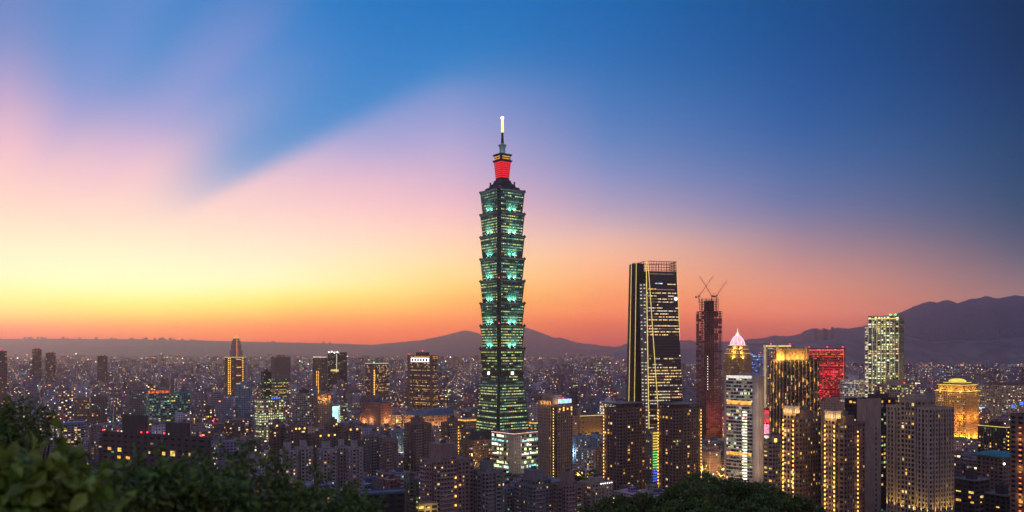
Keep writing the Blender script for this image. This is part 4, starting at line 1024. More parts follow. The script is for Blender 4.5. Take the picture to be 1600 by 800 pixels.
# --- centre
TW = dict(wall='brown', bay=3.8, floor=3.3, ww=.6, wh=.58, lit=.075, mats=AMB, r=.45, pp=.18, dark=.05)
def frame_roof(q):
    a, b_, h = q.a, q.b, q.h
    b = MB(); b.box(-1, a+1, -1, b_+1, h+5.2, h+5.8)
    for k in range(7):
        for y in (0, b_-.6): b.box(a*k/6.2, a*k/6.2+.6, y, y+.6, h+1.1, h+5.2)
        for x in (0, a-.6): b.box(x, x+.6, (b_-.7)*k/6.1, (b_-.7)*k/6.1+.55, h+1.1, h+5.2)
    q.part('roof_canopy', b, W['steel'])
    b = MB(); b.box(a*.3, a*.75, b_*.3, b_*.75, h+.06, h+5.1); q.part('roof_hut', b, W['brown'])
def twin(label, xl, xc, xr, ytop, left):
    bd = site('apartment_tower', label, 'tower', xl, xr, ytop, 800, 36, xc=xc, group='twin apartment towers at the foot of the black tower', ybot=770, short=label.split(' with')[0])
    a, b_, h = bd.a, bd.b, bd.h
    bd.volume(0, a, 0, b_, 0, h, S(**TW))
    bd.volume(a*.25, a*.5, -1.8, -.003, 0, h-3, S(**{**TW, 'lit':.2}), faces='y'); bd.volume(-1.8, -.003, b_*.35, b_*.7, 0, h-3, S(**{**TW,'lit':.2}), faces='x')
    frame_roof(bd)
    if left: bd.lamp_col(-.1, b_*.97, (-1,0), 4, h, 26, LAMP, (.7,1.2))
    else:
        bd.lamp_col(-.1, b_*.97, (-1,0), 4, h, 26, LAMP, (.7,1.2)); bd.lamp_col(a*.97, -.1, (0,-1), 4, h, 26, LAMP, (.7,1.2))
    bd.finish()
twin('left one of the brown twin towers with one amber lantern edge', 943, 968, 1008, 640, True)
twin('right one of the brown twin towers with amber lantern edges on both sides', 1028, 1056, 1096, 641, False)
bd = site('shop_building', 'narrow building between the twin towers with a rainbow column of lit strips', 'building', 1006, 1030, 674, 900, 36, ybot=768)
bd.volume(0, bd.a, 0, bd.b, 0, bd.h, S('grey', 3, 3.4, .5, .5, .08, AMB))
for k in range(22):
    mt = emit_mat(('strip_yellow','strip_green','strip_blue')[min(2,k//7)], ((1,.7,.1),(.08,.9,.2),(.03,.12,1))[min(2,k//7)], .9, .3)
    z = bd.h*.95-k*3.0; lit_box(bd, 'light_strip', bd.a*.15, bd.a*.95, -.5, -.05, z, z+1.4, mt)
bd.finish(40)
# tall slim tower with gold crown and blue billboard
bd = site('apartment_tower', 'tall slim brown tower with amber crown and a blazing blue-white billboard on its roof', 'tower', 843, 895, 634, 820, 40, xc=871.5, ybot=752, short='the slim tower with the blue billboard')
a, b_, h = bd.a, bd.b, bd.h
bd.volume(0, a, 0, b_, 0, h-1, S('tan', 2.7, 3.3, .5, .6, .02, AMB, r=.6, pp=.25, dark=.02))
bd.volume(-1.4, -.003, b_*.34, b_+1, 0, h+3.5, S('tan', 2.7, 3.3, .5, .6, .02, AMB, r=.6, pp=.25), faces='xY')
b = MB(); b.box(-.5, -.02, b_*.04, b_*.32, 0, h-1); bd.part('dark_slot', b, W['black'])
amber_crown(bd, 1, a*.55, b_*.25, b_*.9, h+1, h+10, 3800, 'tan', (1,.58,.14), 5)
bd.lamp_col(-.6, b_*.20, (-1,0), 2, h-2, 30, LAMP, (.5,1.0))
for k in range(4): bd.lamp_col(a*(.1+.26*k), -.35, (0,-1), h-6, h-1.5, 2 if k%2 else 1, LAMP, (1.1,1.3))
b = MB(); b.box(a*.05, a*.9, -.2, .3, h+2.2, h+6.4); sg = bd.part('billboard', b, emit_mat('billboard_blue', (.22,.40,1.0), 2.6, .3, .3, True))
b = MB(); b.tube((a*.1,.6,h), (a*.1,.6,h+6), .15); b.tube((a*.85,.6,h), (a*.85,.6,h+6), .15); b.build('billboard_post', W['steel'], sg)
bd.beacon(a*.55, b_*.15, h+5, .7); flood(bd.root, (-3, b_*.8, 2), 2500, (1,.6,.2)); bd.finish()
# white office with lit bands
bd = site('office_block', 'white office block with teal-lit window bands and a glowing rose roof line', 'building', 768, 846, 680, 950, 44, xc=803, ybot=748, short='the white office with lit bands')
a, b_, h = bd.a, bd.b, bd.h
LB = (('brightgreen',4),('bright',3),('brightteal',3))
bd.volume(0, a, 0, b_, 0, h, S('beige', 4.2, 5.0, .94, .6, .66, LB, dark=.25, fvar=.5, cvar=.1, pp=-.05))
b = MB(); b.box(-.7, a*.24, -.7, -.01, 0, h+.5); b.box(-.7, -.01, -.01, b_*.20, 0, h+.5); pier = bd.part('corner_pier', b, W['beige'])
b = MB()
for k in range(12):
    for i in range(3): b.box(a*(.03+.07*i), a*(.03+.07*i)+.7, -.78, -.705, 3+k*3.9, 4.6+k*3.9)
b.build('slot_window', GLASS, pier)
ROSE = emit_mat('rose_line', (1,.55,.42), 1.6, .3)
eave_line(bd, h+1.2, ROSE, t=.5); wash(bd.root, (-13,-8,6), (-13,-8,44), 3, 900, (.95,.92,.78)); wash(bd.root, (a*.3,-14,6), (a*.3,-14,44), 3, 900, (.95,.92,.78))
bd.hut(a*.3, a*.7, b_*.3, b_*.6, h+.1, h+4, 'brown', tank=False); bd.finish()
bd = site('mall_building', 'brown mall with a sloped dark roof in front of the tallest tower', 'building', 718, 776, 690, 1060, 40, ratio=1.4, ybot=736)
bd.volume(0, bd.a, 0, bd.b, 0, bd.h, S('brown', 3.4, 4, .5, .45, .12, (('warm',3),('white',2)), dark=.06))
b = MB(); b.prism([(bd.a*.2,0),(bd.a,0),(bd.a,bd.b*.8),(bd.a*.2,bd.b*.8)], bd.h+1.2, [(bd.a*.55,2),(bd.a,2),(bd.a,bd.b*.7),(bd.a*.55,bd.b*.7)], bd.h+12); bd.part('sloped_roof', b, W['black']); bd.finish(50)
def lit_eave(q, mat='amber', p=9000):
    eave_line(q, q.h-2.5, L[mat], t=2.4); flood(q.root, (-4,q.b*.5,3), p, (1,.55,.15)); flood(q.root, (q.a*.5,-4,3), p, (1,.55,.15))
simple('pavilion', 'low pavilion with a bright amber eave left of the tallest tower', 'building', 714, 746, 656, 1330, S('tan', 4, 4, .6, .5, .1, AMB), ybot=670, hut=False, crown=lit_eave, ncap=20)
simple('pavilion', 'low teal-lit pavilion with amber eave right of the tallest tower', 'building', 826, 846, 660, 1280, S('teal', 4, 4, .7, .5, .4, (('teal',1),('amber',2))), ybot=680, hut=False, crown=lit_eave, ncap=20)
# memorial hall with broad curved roof
bd = site('hall', 'broad low hall with a shallow blue-grey curved roof and warm floodlit walls', 'hall', 630, 742, 650, 1450, 36, ratio=1.6, ybot=672, short='the broad hall with the curved roof')
a, b_, h = bd.a, bd.b, bd.h
bd.volume(0, a, 0, b_, 0, h, S('pink', 6, 6, .4, .5, .2, AMB, dark=.05), roof=False)
b = MB(); pr = [(-7,-7),(a+7,-7),(a+7,b_+7),(-7,b_+7)]; zz = h
for f0, f1, dz_ in ((0,.10,2.2),(.10,.22,4.0),(.22,.36,3.4)):
    q0 = [(-7+(a+14)*f0,-7+(b_+14)*f0),(a+7-(a+14)*f0,-7+(b_+14)*f0),(a+7-(a+14)*f0,b_+7-(b_+14)*f0),(-7+(a+14)*f0,b_+7-(b_+14)*f0)]
    q1 = [(-7+(a+14)*f1,-7+(b_+14)*f1),(a+7-(a+14)*f1,-7+(b_+14)*f1),(a+7-(a+14)*f1,b_+7-(b_+14)*f1),(-7+(a+14)*f1,b_+7-(b_+14)*f1)]
    b.prism(q0, zz+.001, q1, zz+dz_); zz += dz_
bd.part('curved_roof', b, W['bluesteel'])
for k in range(6): flood(bd.root, (a*(k+.5)/6, -9, 3), 16000, (1,.52,.22)); 
for k in range(4): flood(bd.root, (-9, b_*(k+.5)/4, 3), 16000, (1,.52,.22))
bd.finish(40)
simple('exhibition_hall', 'pink-brown flat block with blank walls left of the broad curved-roof hall', 'building', 566, 612, 632, 1500, S('rust', 6, 5, .25, .3, .1, AMB), psi=40, ratio=.35, ybot=668, hut=False, ncap=20, crown=lambda q: washed(q, 9000))
def mast_top(q): q.beacon(q.a*.5, q.b*.5, q.h+6, 1.2, 3)
bd = site('office_tower', 'brown office tower with amber window rows and a white lit panel under its roof', 'tower', 637, 684, 556, 1650, 58, xc=676, ybot=640, short='the amber-windowed tower with the white panel')
a, b_, h = bd.a, bd.b, bd.h
bd.volume(0, a, 0, b_*.999, 0, h, S('brown', 3.4, 3.6, .68, .45, .5, (('yellow',3),('amber',4),('warm',2)), fvar=.8, dark=.05, pp=.1))
b = MB(); b.box(-.9, -.02, -.2, b_*.10, 0, h+1); bd.part('side_pier', b, W['brown']); b = MB(); b.box(-.9, -.02, b_*.90, b_+.2, 0, h+1); bd.part('side_pier', b, W['brown'])
sg = lit_box(bd, 'sign_panel', -1.1, -.1, b_*.14, b_*.86, h-13, h-4, emit_mat('panel_white', (1,.93,1), 1.6, .15))
b = MB()
for k in range(6): b.box(-1.2, -1.101, b_*(.20+.112*k), b_*(.26+.112*k), h-11.5, h-6)
b.build('sign_mark', W['red'], sg)
bd.hut(a*.2, a*.8, b_*.3, b_*.7, h+.1, h+7, 'dark', tank=False); bd.beacon(a*.5, b_*.5, h+7, 1.2, 3); bd.beacon(1, b_*.95, h+1, .9); bd.finish()
bd = site('office_tower', 'brown tower with two amber light columns and a green roof lamp', 'tower', 571, 607, 568, 1850, 55, ybot=620, short='the tower with the green roof lamp')
bd.volume(0, bd.a, 0, bd.b, 0, bd.h, S('brown', 3.4, 3.6, .6, .5, .4, (('amber',3),('warm',3)), fvar=.8))
b = MB(); b.box(-.8, -.05, bd.b*.30, bd.b*.58, 0, bd.h); bd.part('blank_strip', b, W['brown'])
bd.lamp_col(-.3, bd.b*.22, (-1,0), 6, bd.h-14, 24, LAMP, (2.6,1.7)); eave_line(bd, bd.h-.5, L['gold'], t=1.2)
b = MB(); b.lathe([(.2,bd.h+1),(1.5,bd.h+2),(1.5,bd.h+3),(.2,bd.h+4)], 8, 1, bd.b*.3); bd.part('roof_lamp', b, emit_mat('green_lamp',(.1,1,.15),3,0)); bd.finish(60)
bd = site('office_tower', 'brown tower with a white lit roof line and a double column of amber windows', 'tower', 489, 511, 558, 2100, 50, ratio=.35, ybot=606, short='the tower with the white roof line')
bd.volume(0, bd.a, 0, bd.b, 0, bd.h, S('brown', 3.4, 3.6, .5, .5, .08, AMB)); eave_line(bd, bd.h-1, L['white'], t=2.2)
for fy in (.42,.60): bd.lamp_col(-.1, bd.b*fy, (-1,0), 8, bd.h*.72, 22, LAMP, (1.6,1.6))
bd.finish(30)
bd = site('office_tower', 'dark tower outlined with broken white roof lights above a mint-lit sign', 'tower', 512, 542, 551, 2250, 50, ratio=.5, ybot=592, short='the tower with the outlined roof')
bd.volume(0, bd.a, 0, bd.b, 0, bd.h, S('dark', 3.4, 3.6, .6, .5, .12, OFF))
for k in range(8): lit_box(bd, 'roof_light', -.8, -.1, bd.b*k/8.2, bd.b*(k+.6)/8.2, bd.h-2+(k%3)*1.5, bd.h+1.5+(k%3)*1.5, LAMPW if k%2 else L['white'])
lit_box(bd, 'light_line', -.6, -.1, bd.b*.2, bd.b*.24, bd.h*.6, bd.h*.97, L['white']); lit_box(bd, 'sign_panel', -.6, -.1, bd.b*.05, bd.b*.7, bd.h*.62, bd.h*.66, L['yellow']); bd.finish(30)
# slim far landmark and its amber-ribbed neighbour
bd = site('skyscraper', 'slender far tower with a pointed glowing top rising above the left skyline', 'skyscraper', 359, 379, 548, 4800, 45, ybot=558, short='the slender far tower')
a, b_, h = bd.a, bd.b, bd.h
bd.volume(0, a, 0, b_, 0, h, S('pink', 5, 6, .5, .5, .1, AMB)); zz = h
for f, hh in ((.10,38),(.16,22),(.24,14)):
    b = MB(); b.box(a*f, a*(1-f), b_*f, b_*(1-f), zz+1.3, zz+hh); b.ring(a*f-1, a*(1-f)+1, b_*f-1, b_*(1-f)+1, 1.2, zz+hh-3, zz+hh+.2); bd.part('upper_stage', b, W['pink']); zz += hh
b = MB(); b.prism([(a*.26,b_*.26),(a*.74,b_*.26),(a*.74,b_*.74),(a*.26,b_*.74)], zz+.5, [(a*.49,b_*.49),(a*.51,b_*.49),(a*.51,b_*.51),(a*.49,b_*.51)], zz+20); bd.part('pyramid_roof', b, emit_mat('pyramid_amber',(1,.5,.08),1.2,.2,.05))
b = MB(); b.box(a*.3,a*.36,-2,-.2,h*.7,zz-2); bd.part('light_line', b, L['orange']); bd.finish(tiny=True)
bd = site('apartment_tower', 'dark tower edged and striped with amber lights below the slender far tower', 'tower', 351, 382, 559, 2000, 40, xc=356, ybot=622, short='the amber-striped dark tower')
a, b_, h = bd.a, bd.b, bd.h
bd.volume(0, a, 0, b_, 0, h, S('brown', 3.4, 3.4, .5, .5, .06, AMB))
for fx in (.03,.14,.90): bd.lamp_col(a*fx, -.1, (0,-1), 8, h, 26, LAMP, (1.5,1.8))
for k in range(6): lit_box(bd, 'lit_band', a*.5, a*.8, -.6, -.05, h*(.16+.16*k), h*(.16+.16*k)+2.4, L['amber'])
eave_line(bd, h+.5, L['gold'], t=1.2); bd.finish(30)
# --- left middle offices
bd = site('office_block', 'pale office block glowing yellow-green on every floor with a small blue roof sign', 'building', 398, 443, 626, 1150, 40, ratio=2.2, ybot=688, short='the yellow-green office')
a, b_, h = bd.a, bd.b, bd.h
bd.volume(0, a, 0, b_, 0, h, S('beige', 3.1, 3.6, .6, .55, .68, (('brightgreen',5),('yellow',3),('warm',1)), fvar=.4, cvar=.25, dark=.1))
sg = lit_box(bd, 'roof_sign', a*.45, a*.92, -.3, .2, h+1.2, h+4.4, emit_mat('roof_sign_ground', (.02,.05,.2), .3, .2))
for k in range(4): lit_box(bd, 'sign_letter', a*(.48+.105*k), a*(.545+.105*k), -.5, -.31, h+1.8, h+3.8, L['blue'])
flood(bd.root, (a*.5,-6,10), 5000, (.9,1,.4)); bd.finish()
simple('office_block', 'grey office block with pale window bands left of the amber corner tower', 'building', 456, 490, 616, 1250, S('pale', 3.4, 3.4, .8, .5, .06, OFF, dark=.12), ratio=2.0, ybot=668, hutmat='dark', short='the pale banded office')
def corner_glow(q):
    for x in (q.a*.1, q.a*.9): q.lamp_col(x, -.1, (0,-1), q.h-8, q.h-1, 1, L['orange'], (4,5))
    flood(q.root, (q.a*.5,-4,q.h-8), 3500, (1,.5,.1)); flood(q.root, (q.a*.5,-4,5), 3500, (1,.5,.15))
simple('apartment_tower', 'brown tower with two big amber lamps at its top corners', 'tower', 491, 517, 617, 1260, S('tan', 3, 3.3, .4, .5, .08, AMB), ratio=1.6, ybot=668, crown=corner_glow, short='the tower with amber corner lamps')
bd = site('billboard_building', 'building front covered by a tall glaring teal-white screen', 'billboard', 515, 542, 634, 1300, 40, ratio=3, ybot=660)
bd.volume(0, bd.a, 0, bd.b, 0, bd.h, S('grey', 3.4, 3.4, .7, .5, .3, OFF)); lit_box(bd, 'screen', .3, bd.a*.42, -.6, -.05, bd.h*.32, bd.h*.98, emit_mat('screen_teal',(.55,1,.98),1.3,.5,.12))
lit_box(bd, 'light_line', bd.a*.48, bd.a*.52, -.6, -.05, 3, bd.h, L['white']); bd.finish(40)
simple('office_tower', 'slim dark tower with one green-lit edge left of a yellow-lit block', 'tower', 408, 424, 582, 1750, S('black', 3.2, 3.5, .7, .5, .25, (('green',3),('white',1))), ratio=.8, ybot=620, ncap=40)
simple('office_block', 'office block with bright yellow-green and amber floors beside a slim dark tower', 'building', 424, 451, 592, 1700, S('olive', 3.4, 3.6, .7, .5, .5, (('green',4),('yellow',3),('amber',2)), fvar=.8), ratio=1.6, ybot=622, ncap=60)
simple('apartment_block', 'broad plain brown block standing alone before the left horizon', 'building', 423, 454, 558, 2700, S('brown', 4, 4, .4, .4, .03, AMB), ratio=1.6, ybot=582, beac=1, tiny=True, short='the broad brown block')
simple('apartment_block', 'blue-grey stepped block in front of the amber-striped tower', 'building', 368, 392, 602, 1500, S('bluegrey', 4, 3.4, .6, .5, .04, OFF, dark=.08), ratio=1.4, ybot=640, tiny=True)
simple('office_block', 'wide teal glass office block with scattered green lights', 'building', 228, 297, 616, 1350, S('teal', 3.4, 3.6, .8, .55, .12, (('teal',3),('green',3),('yellow',1)), dark=.25), ratio=2.4, ybot=664, crown=lambda q: amber_crown(q, 2, q.a*.5, 3, q.b*.7, q.h+1.2, q.h+6, 10000, 'rust', (1,.35,.05), 6), hut=False, short='the wide teal office')
simple('office_block', 'grey office block with pale roof edge and a few teal lights', 'building', 198, 234, 610, 1650, S('grey', 3.4, 3.5, .6, .5, .14, (('teal',2),('white',2)), dark=.1), ratio=1.6, ybot=655, ncap=40, short='the grey office with the pale roof edge')
for lb, xl, xr, yt, Y, seedv, lt in (('left one of two dark slim towers near the left edge',50,65,546,2500,1,.12),('right one of two dark slim towers near the left edge',71,87,552,2500,2,.12),('dark tower cut by the left edge of the view',-9,11,549,1900,3,.12),('dark slim tower with a flat top between two lit spots',152,168,557,2600,4,.05)):
    simple('apartment_tower', lb, 'tower', xl, xr, yt, Y, S('brown', 3.2, 3.3, .5, .5, lt, AMB), ratio=3, ybot=yt+42, ncap=40, short=None, beac=1)
simple('apartment_block', 'ochre block with lit balconies in the left middle of the city', 'building', 115, 140, 623, 1500, S('tan', 3.4, 3.4, .5, .5, .15, (('yellow',2),('amber',2))), ratio=2.2, ybot=662, ncap=40)
simple('apartment_block', 'brown block with two teal-lit floors right of an ochre block', 'building', 141, 168, 622, 1480, S('brown', 3.4, 3.4, .5, .5, .08, (('teal',2),('cool',2),('amber',2)), dark=.05), ratio=2.2, ybot=665, ncap=40)
simple('market_hall', 'low hall with a bright blue roof band and lit front', 'building', 98, 132, 664, 1150, S('concrete', 4, 3.4, .8, .5, .6, (('yellow',2),('warm',3))), ratio=3, ybot=672, hut=False, ncap=30, crown=lambda q: q.part('roof', (lambda b: (b.box(-1,q.a+1,-1,q.b+1,q.h+1.2,q.h+3.4), b)[1])(MB()), wall_mat('bright_blue_sheet',(.06,.22,.55),.5)))
# near dark office at the left, behind the bushes
bd = site('office_block', 'near dark office block with two roof houses, red roof lamps and few yellow windows', 'building', 154, 330, 686, 700, 66, xc=322, ybot=735, short='the near dark office')
a, b_, h = bd.a, bd.b, bd.h
bd.volume(0, a, 0, b_, 0, h, S('dark', 8.5, 5.2, .5, .36, .0, (('yellow',3),('amber',2)), dark=.03))
for px_, py_, w_, hh_, mt_ in ((168,707,9,5,'amber'),(185,708,9,7,'yellow'),(184,720,8,5,'amber'),(199,720,10,5,'amber'),(234,709,4,4,'warm'),(257,709,7,6,'amber'),(271,708,11,9,'yellow'),(287,709,4,5,'amber'),(297,708,4,6,'yellow')):
    fy_ = (322-px_)/168.0; z_ = 150-(py_-545)*.575; lit_box(bd, 'window', -.12, -.04, b_*fy_-w_*.28*.9, b_*fy_+w_*.28*.9, z_-hh_*.26, z_+hh_*.26, L[mt_])
for (fy0, fy1, zt_) in ((.58,.80,17),(.18,.38,12)):
    b = MB(); b.box(a*.2, a*.8, b_*fy0, b_*fy1, h+.06, h+zt_); b.ring(a*.2-.2, a*.8+.2, b_*fy0-.2, b_*fy1+.2, .4, h+zt_-.6, h+zt_+.6); bd.part('roof_hut', b, W['dark'])
for x, y, mt in ((1,b_*.99,0),(1,b_*.84,0),(2,b_*.56,0),(2,b_*.40,0),(-.2,b_*.60,0),(1,b_*.05,0)): bd.beacon(x, y, h+1.1, .75, 1.5)
for y in (b_*.81, b_*.35): bd.beacon(1.5, y, h+1.1, .6, 1.2, emit_mat('greenish_lamp',(.6,1,.6),2.5,0))
bd.finish()

# --- near residential blocks of the lower centre
RES = dict(bay=3.0, floor=3.1, ww=.48, wh=.46, r=.4, dark=.04)
def balconies(bd, face, f0, f1, z0, z1, n, depth=1.2):
    for k in range(n):
        z = z0+(z1-z0)*k/n; b = MB()
        if face == 'y':
            b.box(bd.a*f0, bd.a*f1, -depth, -.008, z, z+.2); b.box(bd.a*f0, bd.a*f1, -depth, -depth+.12, z+.201, z+1.0)
        else:
            b.box(-depth, -.008, bd.b*f0, bd.b*f1, z, z+.2); b.box(-depth, -depth+.12, bd.b*f0, bd.b*f1, z+.201, z+1.0)
        bd.part('balcony', b, W['pale'] if bd.light else W['concrete'])
def block(label, xl, xr, ytop, Y, wall, lit, xc=None, psi=GRID, ratio=1.0, ybot=800, short=None, bal=True, name='apartment_block', hutf=(.25,.7,.3,.75), hz_=6, group='near apartment blocks', vols=None, mats=AMB, extra=None, ncap=100):
    bd = site(name, label, 'building', xl, xr, ytop, Y, psi, ratio, xc, group, ybot, short)
    bd.light = wall in ('pale','pink','beige')
    sp = S(wall, lit=lit, mats=mats, **RES)
    a, b_, h = bd.a, bd.b, bd.h
    for (fx0, fx1, fy0, fy1, ft) in (vols or [(0,1,0,1,1)]): bd.volume(fx0*a, fx1*a, fy0*b_, fy1*b_, 0, h*ft, sp)
    if not vols:
        bd.volume(a*.55, a*.85, -1.3, -.004, 0, h-2, S(wall, lit=lit*1.5, mats=mats, **RES), faces='y')
        bd.volume(-1.3, -.004, b_*.2, b_*.5, 0, h-2, S(wall, lit=lit*1.5, mats=mats, **RES), faces='x')
    nfl = int(h/3.1)
    if bal:
        balconies(bd, 'y', .08, .48, 3.2, h-3, nfl-2); balconies(bd, 'x', .58, .92, 3.2, h-3, nfl-2)
    f = hutf; bd.hut(a*f[0], a*f[1], b_*f[2], b_*f[3], h+.06, h+hz_, wall, tank=True)
    for k in range(5):
        x, y = bd.rg.uniform(.08,.92)*a, bd.rg.uniform(.05,.25)*b_
        b = MB(); s_ = bd.rg.uniform(.7,1.5); b.box(x-s_, x+s_, y-.6, y+.6, h+.06, h+.06+s_*1.1); bd.part('roof_unit', b, W['concrete'] if k%2 else W['bluesteel'])
    if extra: extra(bd)
    bd.finish(ncap)
    return bd
def cols(*q):
    def f(bd):
        for fx, n, z0, z1 in q: bd.lamp_col(bd.a*fx, -.05, (0,-1), bd.h*z0, bd.h*z1, n, LAMP, (1.1,1.3))
    return f
block('pinkish brown tower with stair windows lit amber and a domed water tank house', 656, 740, 722, 600, 'pink', .07, xc=682, ybot=800, hutf=(.15,.65,.2,.8), hz_=12, short='the pinkish tower', extra=cols((.5,6,.2,.85),(.78,4,.1,.6)))
block('grey apartment tower with rounded balconies right of the pinkish tower', 738, 786, 740, 610, 'grey', .03, xc=758, hz_=8, short='the grey balconied tower')
block('lavender grey apartment block with terraced top floors and a tall stair house', 803, 868, 756, 640, 'grey', .09, xc=832, hz_=9, short='the terraced grey block', vols=[(0,1,0,1,.93),(.3,1.002,.25,1.002,1)])
block('rosy beige apartment block with square stair house', 864, 912, 760, 640, 'pink', .09, xc=884, hz_=10, short='the rosy block')
block('pale apartment block with white strip roof lamps beside the wooded slope', 906, 958, 757, 660, 'beige', .12, xc=930, hz_=4, short='the block with roof lamps', extra=lambda q: [q.lamp_col(q.a*(.3+.12*k), -.1, (0,-1), q.h-1, q.h+.6, 1, LAMPW, (.5,.5)) for k in range(6)])
block('small pale block with white shop lights between two grey blocks', 782, 806, 764, 660, 'pale', .14, hz_=3, mats=(('cool',2),('warm',2),('amber',1)))
block('dark brown apartment block behind the pinkish tower', 631, 674, 664, 930, 'brown', .03, hz_=7, ybot=730, short='the dark brown block', ncap=60)
block('brown apartment block with one amber stair column left of the mall', 689, 727, 662, 960, 'brown', .12, hz_=6, ybot=728, extra=cols((.55,14,.1,.95)), ncap=60)
block('grey-pink block with plain roof at the left of a teal shop light', 594, 622, 690, 860, 'pink', .03, hz_=4, ybot=740, ncap=60)
block('purple-grey slab behind the small red-roofed house', 570, 600, 682, 880, 'grey', .03, hz_=5, ybot=740, ncap=40)
block('teal-lit shop building with a glaring white entrance', 612, 634, 674, 1000, 'bluegrey', .3, hz_=3, ybot=712, bal=False, mats=(('teal',3),('green',2)), ncap=40, extra=lambda q: (q.lamp_col(q.a*.5, -.2, (0,-1), 2, 22, 2, emit_mat('shop_white',(.75,1,.95),3,.3), (9,6)), flood(q.root,(q.a*.5,-8,8),9000,(.7,1,.95))))
block('greenish cream rounded block with banded floors beside the pinkish tower', 631, 655, 754, 640, 'olive', .06, hz_=4, mats=(('yellow',1),('green',1)), ncap=40)
block('small red-brown house with a lit roof edge', 600, 626, 752, 640, 'rust', .04, hz_=2, bal=False, ncap=30, extra=lambda q: eave_line(q, q.h+1.15, L['dim'], t=.2))
bd = site('low_building', 'black low building with a blue sheet roof at the bottom edge', 'building', 564, 632, 774, 560, 20, ratio=2.5, ybot=800, group=None)
bd.volume(0, bd.a, 0, bd.b, 0, bd.h, S('black', 5, 4, .5, .4, .0), roof=False)
b = MB(); b.box(-1, bd.a+1, -1, bd.b+1, bd.h, bd.h+.8); b.ring(-1.1, bd.a+1.1, -1.1, bd.b+1.1, .4, bd.h+.3, bd.h+1.6); bd.part('roof', b, W['bluesteel']); bd.finish()
bd = site('low_building', 'low yellow-lit entrance building below the pinkish tower', 'building', 650, 684, 790, 560, 20, ratio=2.5, ybot=800)
bd.volume(0, bd.a, 0, bd.b, 0, bd.h, S('tan', 4, 3.4, .7, .6, .6, (('yellow',2),('amber',1)))); flood(bd.root, (bd.a*.5,-5,bd.h-4), 1500, (1,.75,.2)); bd.finish(20)
# brown group and pale group left of centre
GB = 'brown apartment blocks with amber roof lamps'
def rl(*fs):
    def f(bd):
        for fx in fs: bd.lamp_col(bd.a*fx, -.1, (0,-1), bd.h-1, bd.h+1.6, 1, LAMP, (1.5,1.6))
    return f
for lb, xl, xr, yt, Y, lt, hzz, fs in (
 ('leftmost dark brown block of the amber-lamped row',420,446,666,900,.05,5,(.3,)),
 ('second brown block of the amber-lamped row, brightest roof lamp',444,481,671,890,.06,6,(.3,.5,.8)),
 ('third brown block of the amber-lamped row with yellow windows',481,526,682,880,.10,4,(.2,.6,.9)),
 ('brown block with a pointed roof house behind the amber-lamped row',506,536,664,960,.03,6,(.5,)),
 ('brown block with red-edged roof at the right end of the amber-lamped row',534,564,672,920,.06,6,(.2,.7)),
 ('dark block right of the amber-lamped row with a rosy roof edge',563,578,690,900,.03,3,())):
    block(lb, xl, xr, yt, Y, 'brown', lt, ybot=722, hz_=hzz, group=GB, extra=rl(*fs), bal=False, ncap=50)
GP = 'pale slab towers in the lower left centre'
for lb, xl, xr, yt, Y, lt in (('leftmost pale slab tower with purple shade',437,466,706,680,.04),('second pale slab tower from the left of its row',463,489,702,690,.05),('third pale slab tower of the row with amber windows',496,527,704,690,.10),('fourth pale slab tower of the row with stepped roof',524,546,700,700,.06),('rightmost pale slab tower of the row',543,568,702,690,.05)):
    block(lb, xl, xr, yt, Y, 'pale', lt, ybot=752, hz_=7, group=GP, hutf=(.2,.6,.3,.8), ncap=60, mats=(('amber',3),('warm',2),('cool',1)))
block('slim grey tower standing alone above the bushes', 385, 403, 716, 720, 'pale', .02, ybot=752, hz_=6, ncap=40, group=None)
block('low grey block among dark roofs above the bushes', 340, 384, 728, 760, 'grey', .05, ybot=755, hz_=3, ncap=40, group=None, bal=False)
# right of centre, between the slim tower and the twins
block('light blue office building with dark ribbon windows', 893, 922, 684, 1000, 'bluegrey', .05, xc=900, ybot=730, hz_=2, bal=False, mats=OFF, short='the light blue office', ncap=50, group=None, name='office_block', extra=lambda q: flood(q.root,(-5,q.b*.4,20),11000,(.5,.78,1)))  # unseen blue light added to strengthen the facade's tint
block('darker blue office half hidden behind a twin tower', 922, 946, 682, 1040, 'bluegrey', .04, ybot=722, hz_=2, bal=False, mats=OFF, ncap=50, group=None, name='office_block')
block('pale low office with bright teal-white windows behind dark trees', 908, 934, 704, 960, 'pale', .35, ybot=736, hz_=2, bal=False, mats=(('cool',2),('green',2),('white',1)), ncap=50, group=None, name='office_block')
block('tan block tucked against the left twin tower', 930, 950, 701, 880, 'tan', .03, ybot=745, hz_=2, bal=False, ncap=40, group=None)
bd = site('hall', 'broad flat hall with its tan wall washed in golden light', 'hall', 903, 946, 650, 1250, 26, xc=906, ybot=676)
bd.volume(0, bd.a, 0, bd.b, 0, bd.h, S('gold', 8, 8, .1, .2, 0), faces='')
for k in range(4): flood(bd.root, (bd.a*(k+.5)/4, -4, 3), 9000, (1,.62,.12))
eave_line(bd, bd.h-.5, L['gold'], t=.8, sides='y'); bd.finish()
simple('shop_building', 'white shop building with glowing front left of the black tower', 'building', 937, 962, 628, 1550, S('white', 4, 4, .8, .6, .6, (('white',3),('warm',2),('cool',1))), ratio=1.5, ybot=645, ncap=40, crown=lambda q: washed(q, 9000, (.9,.9,1)))
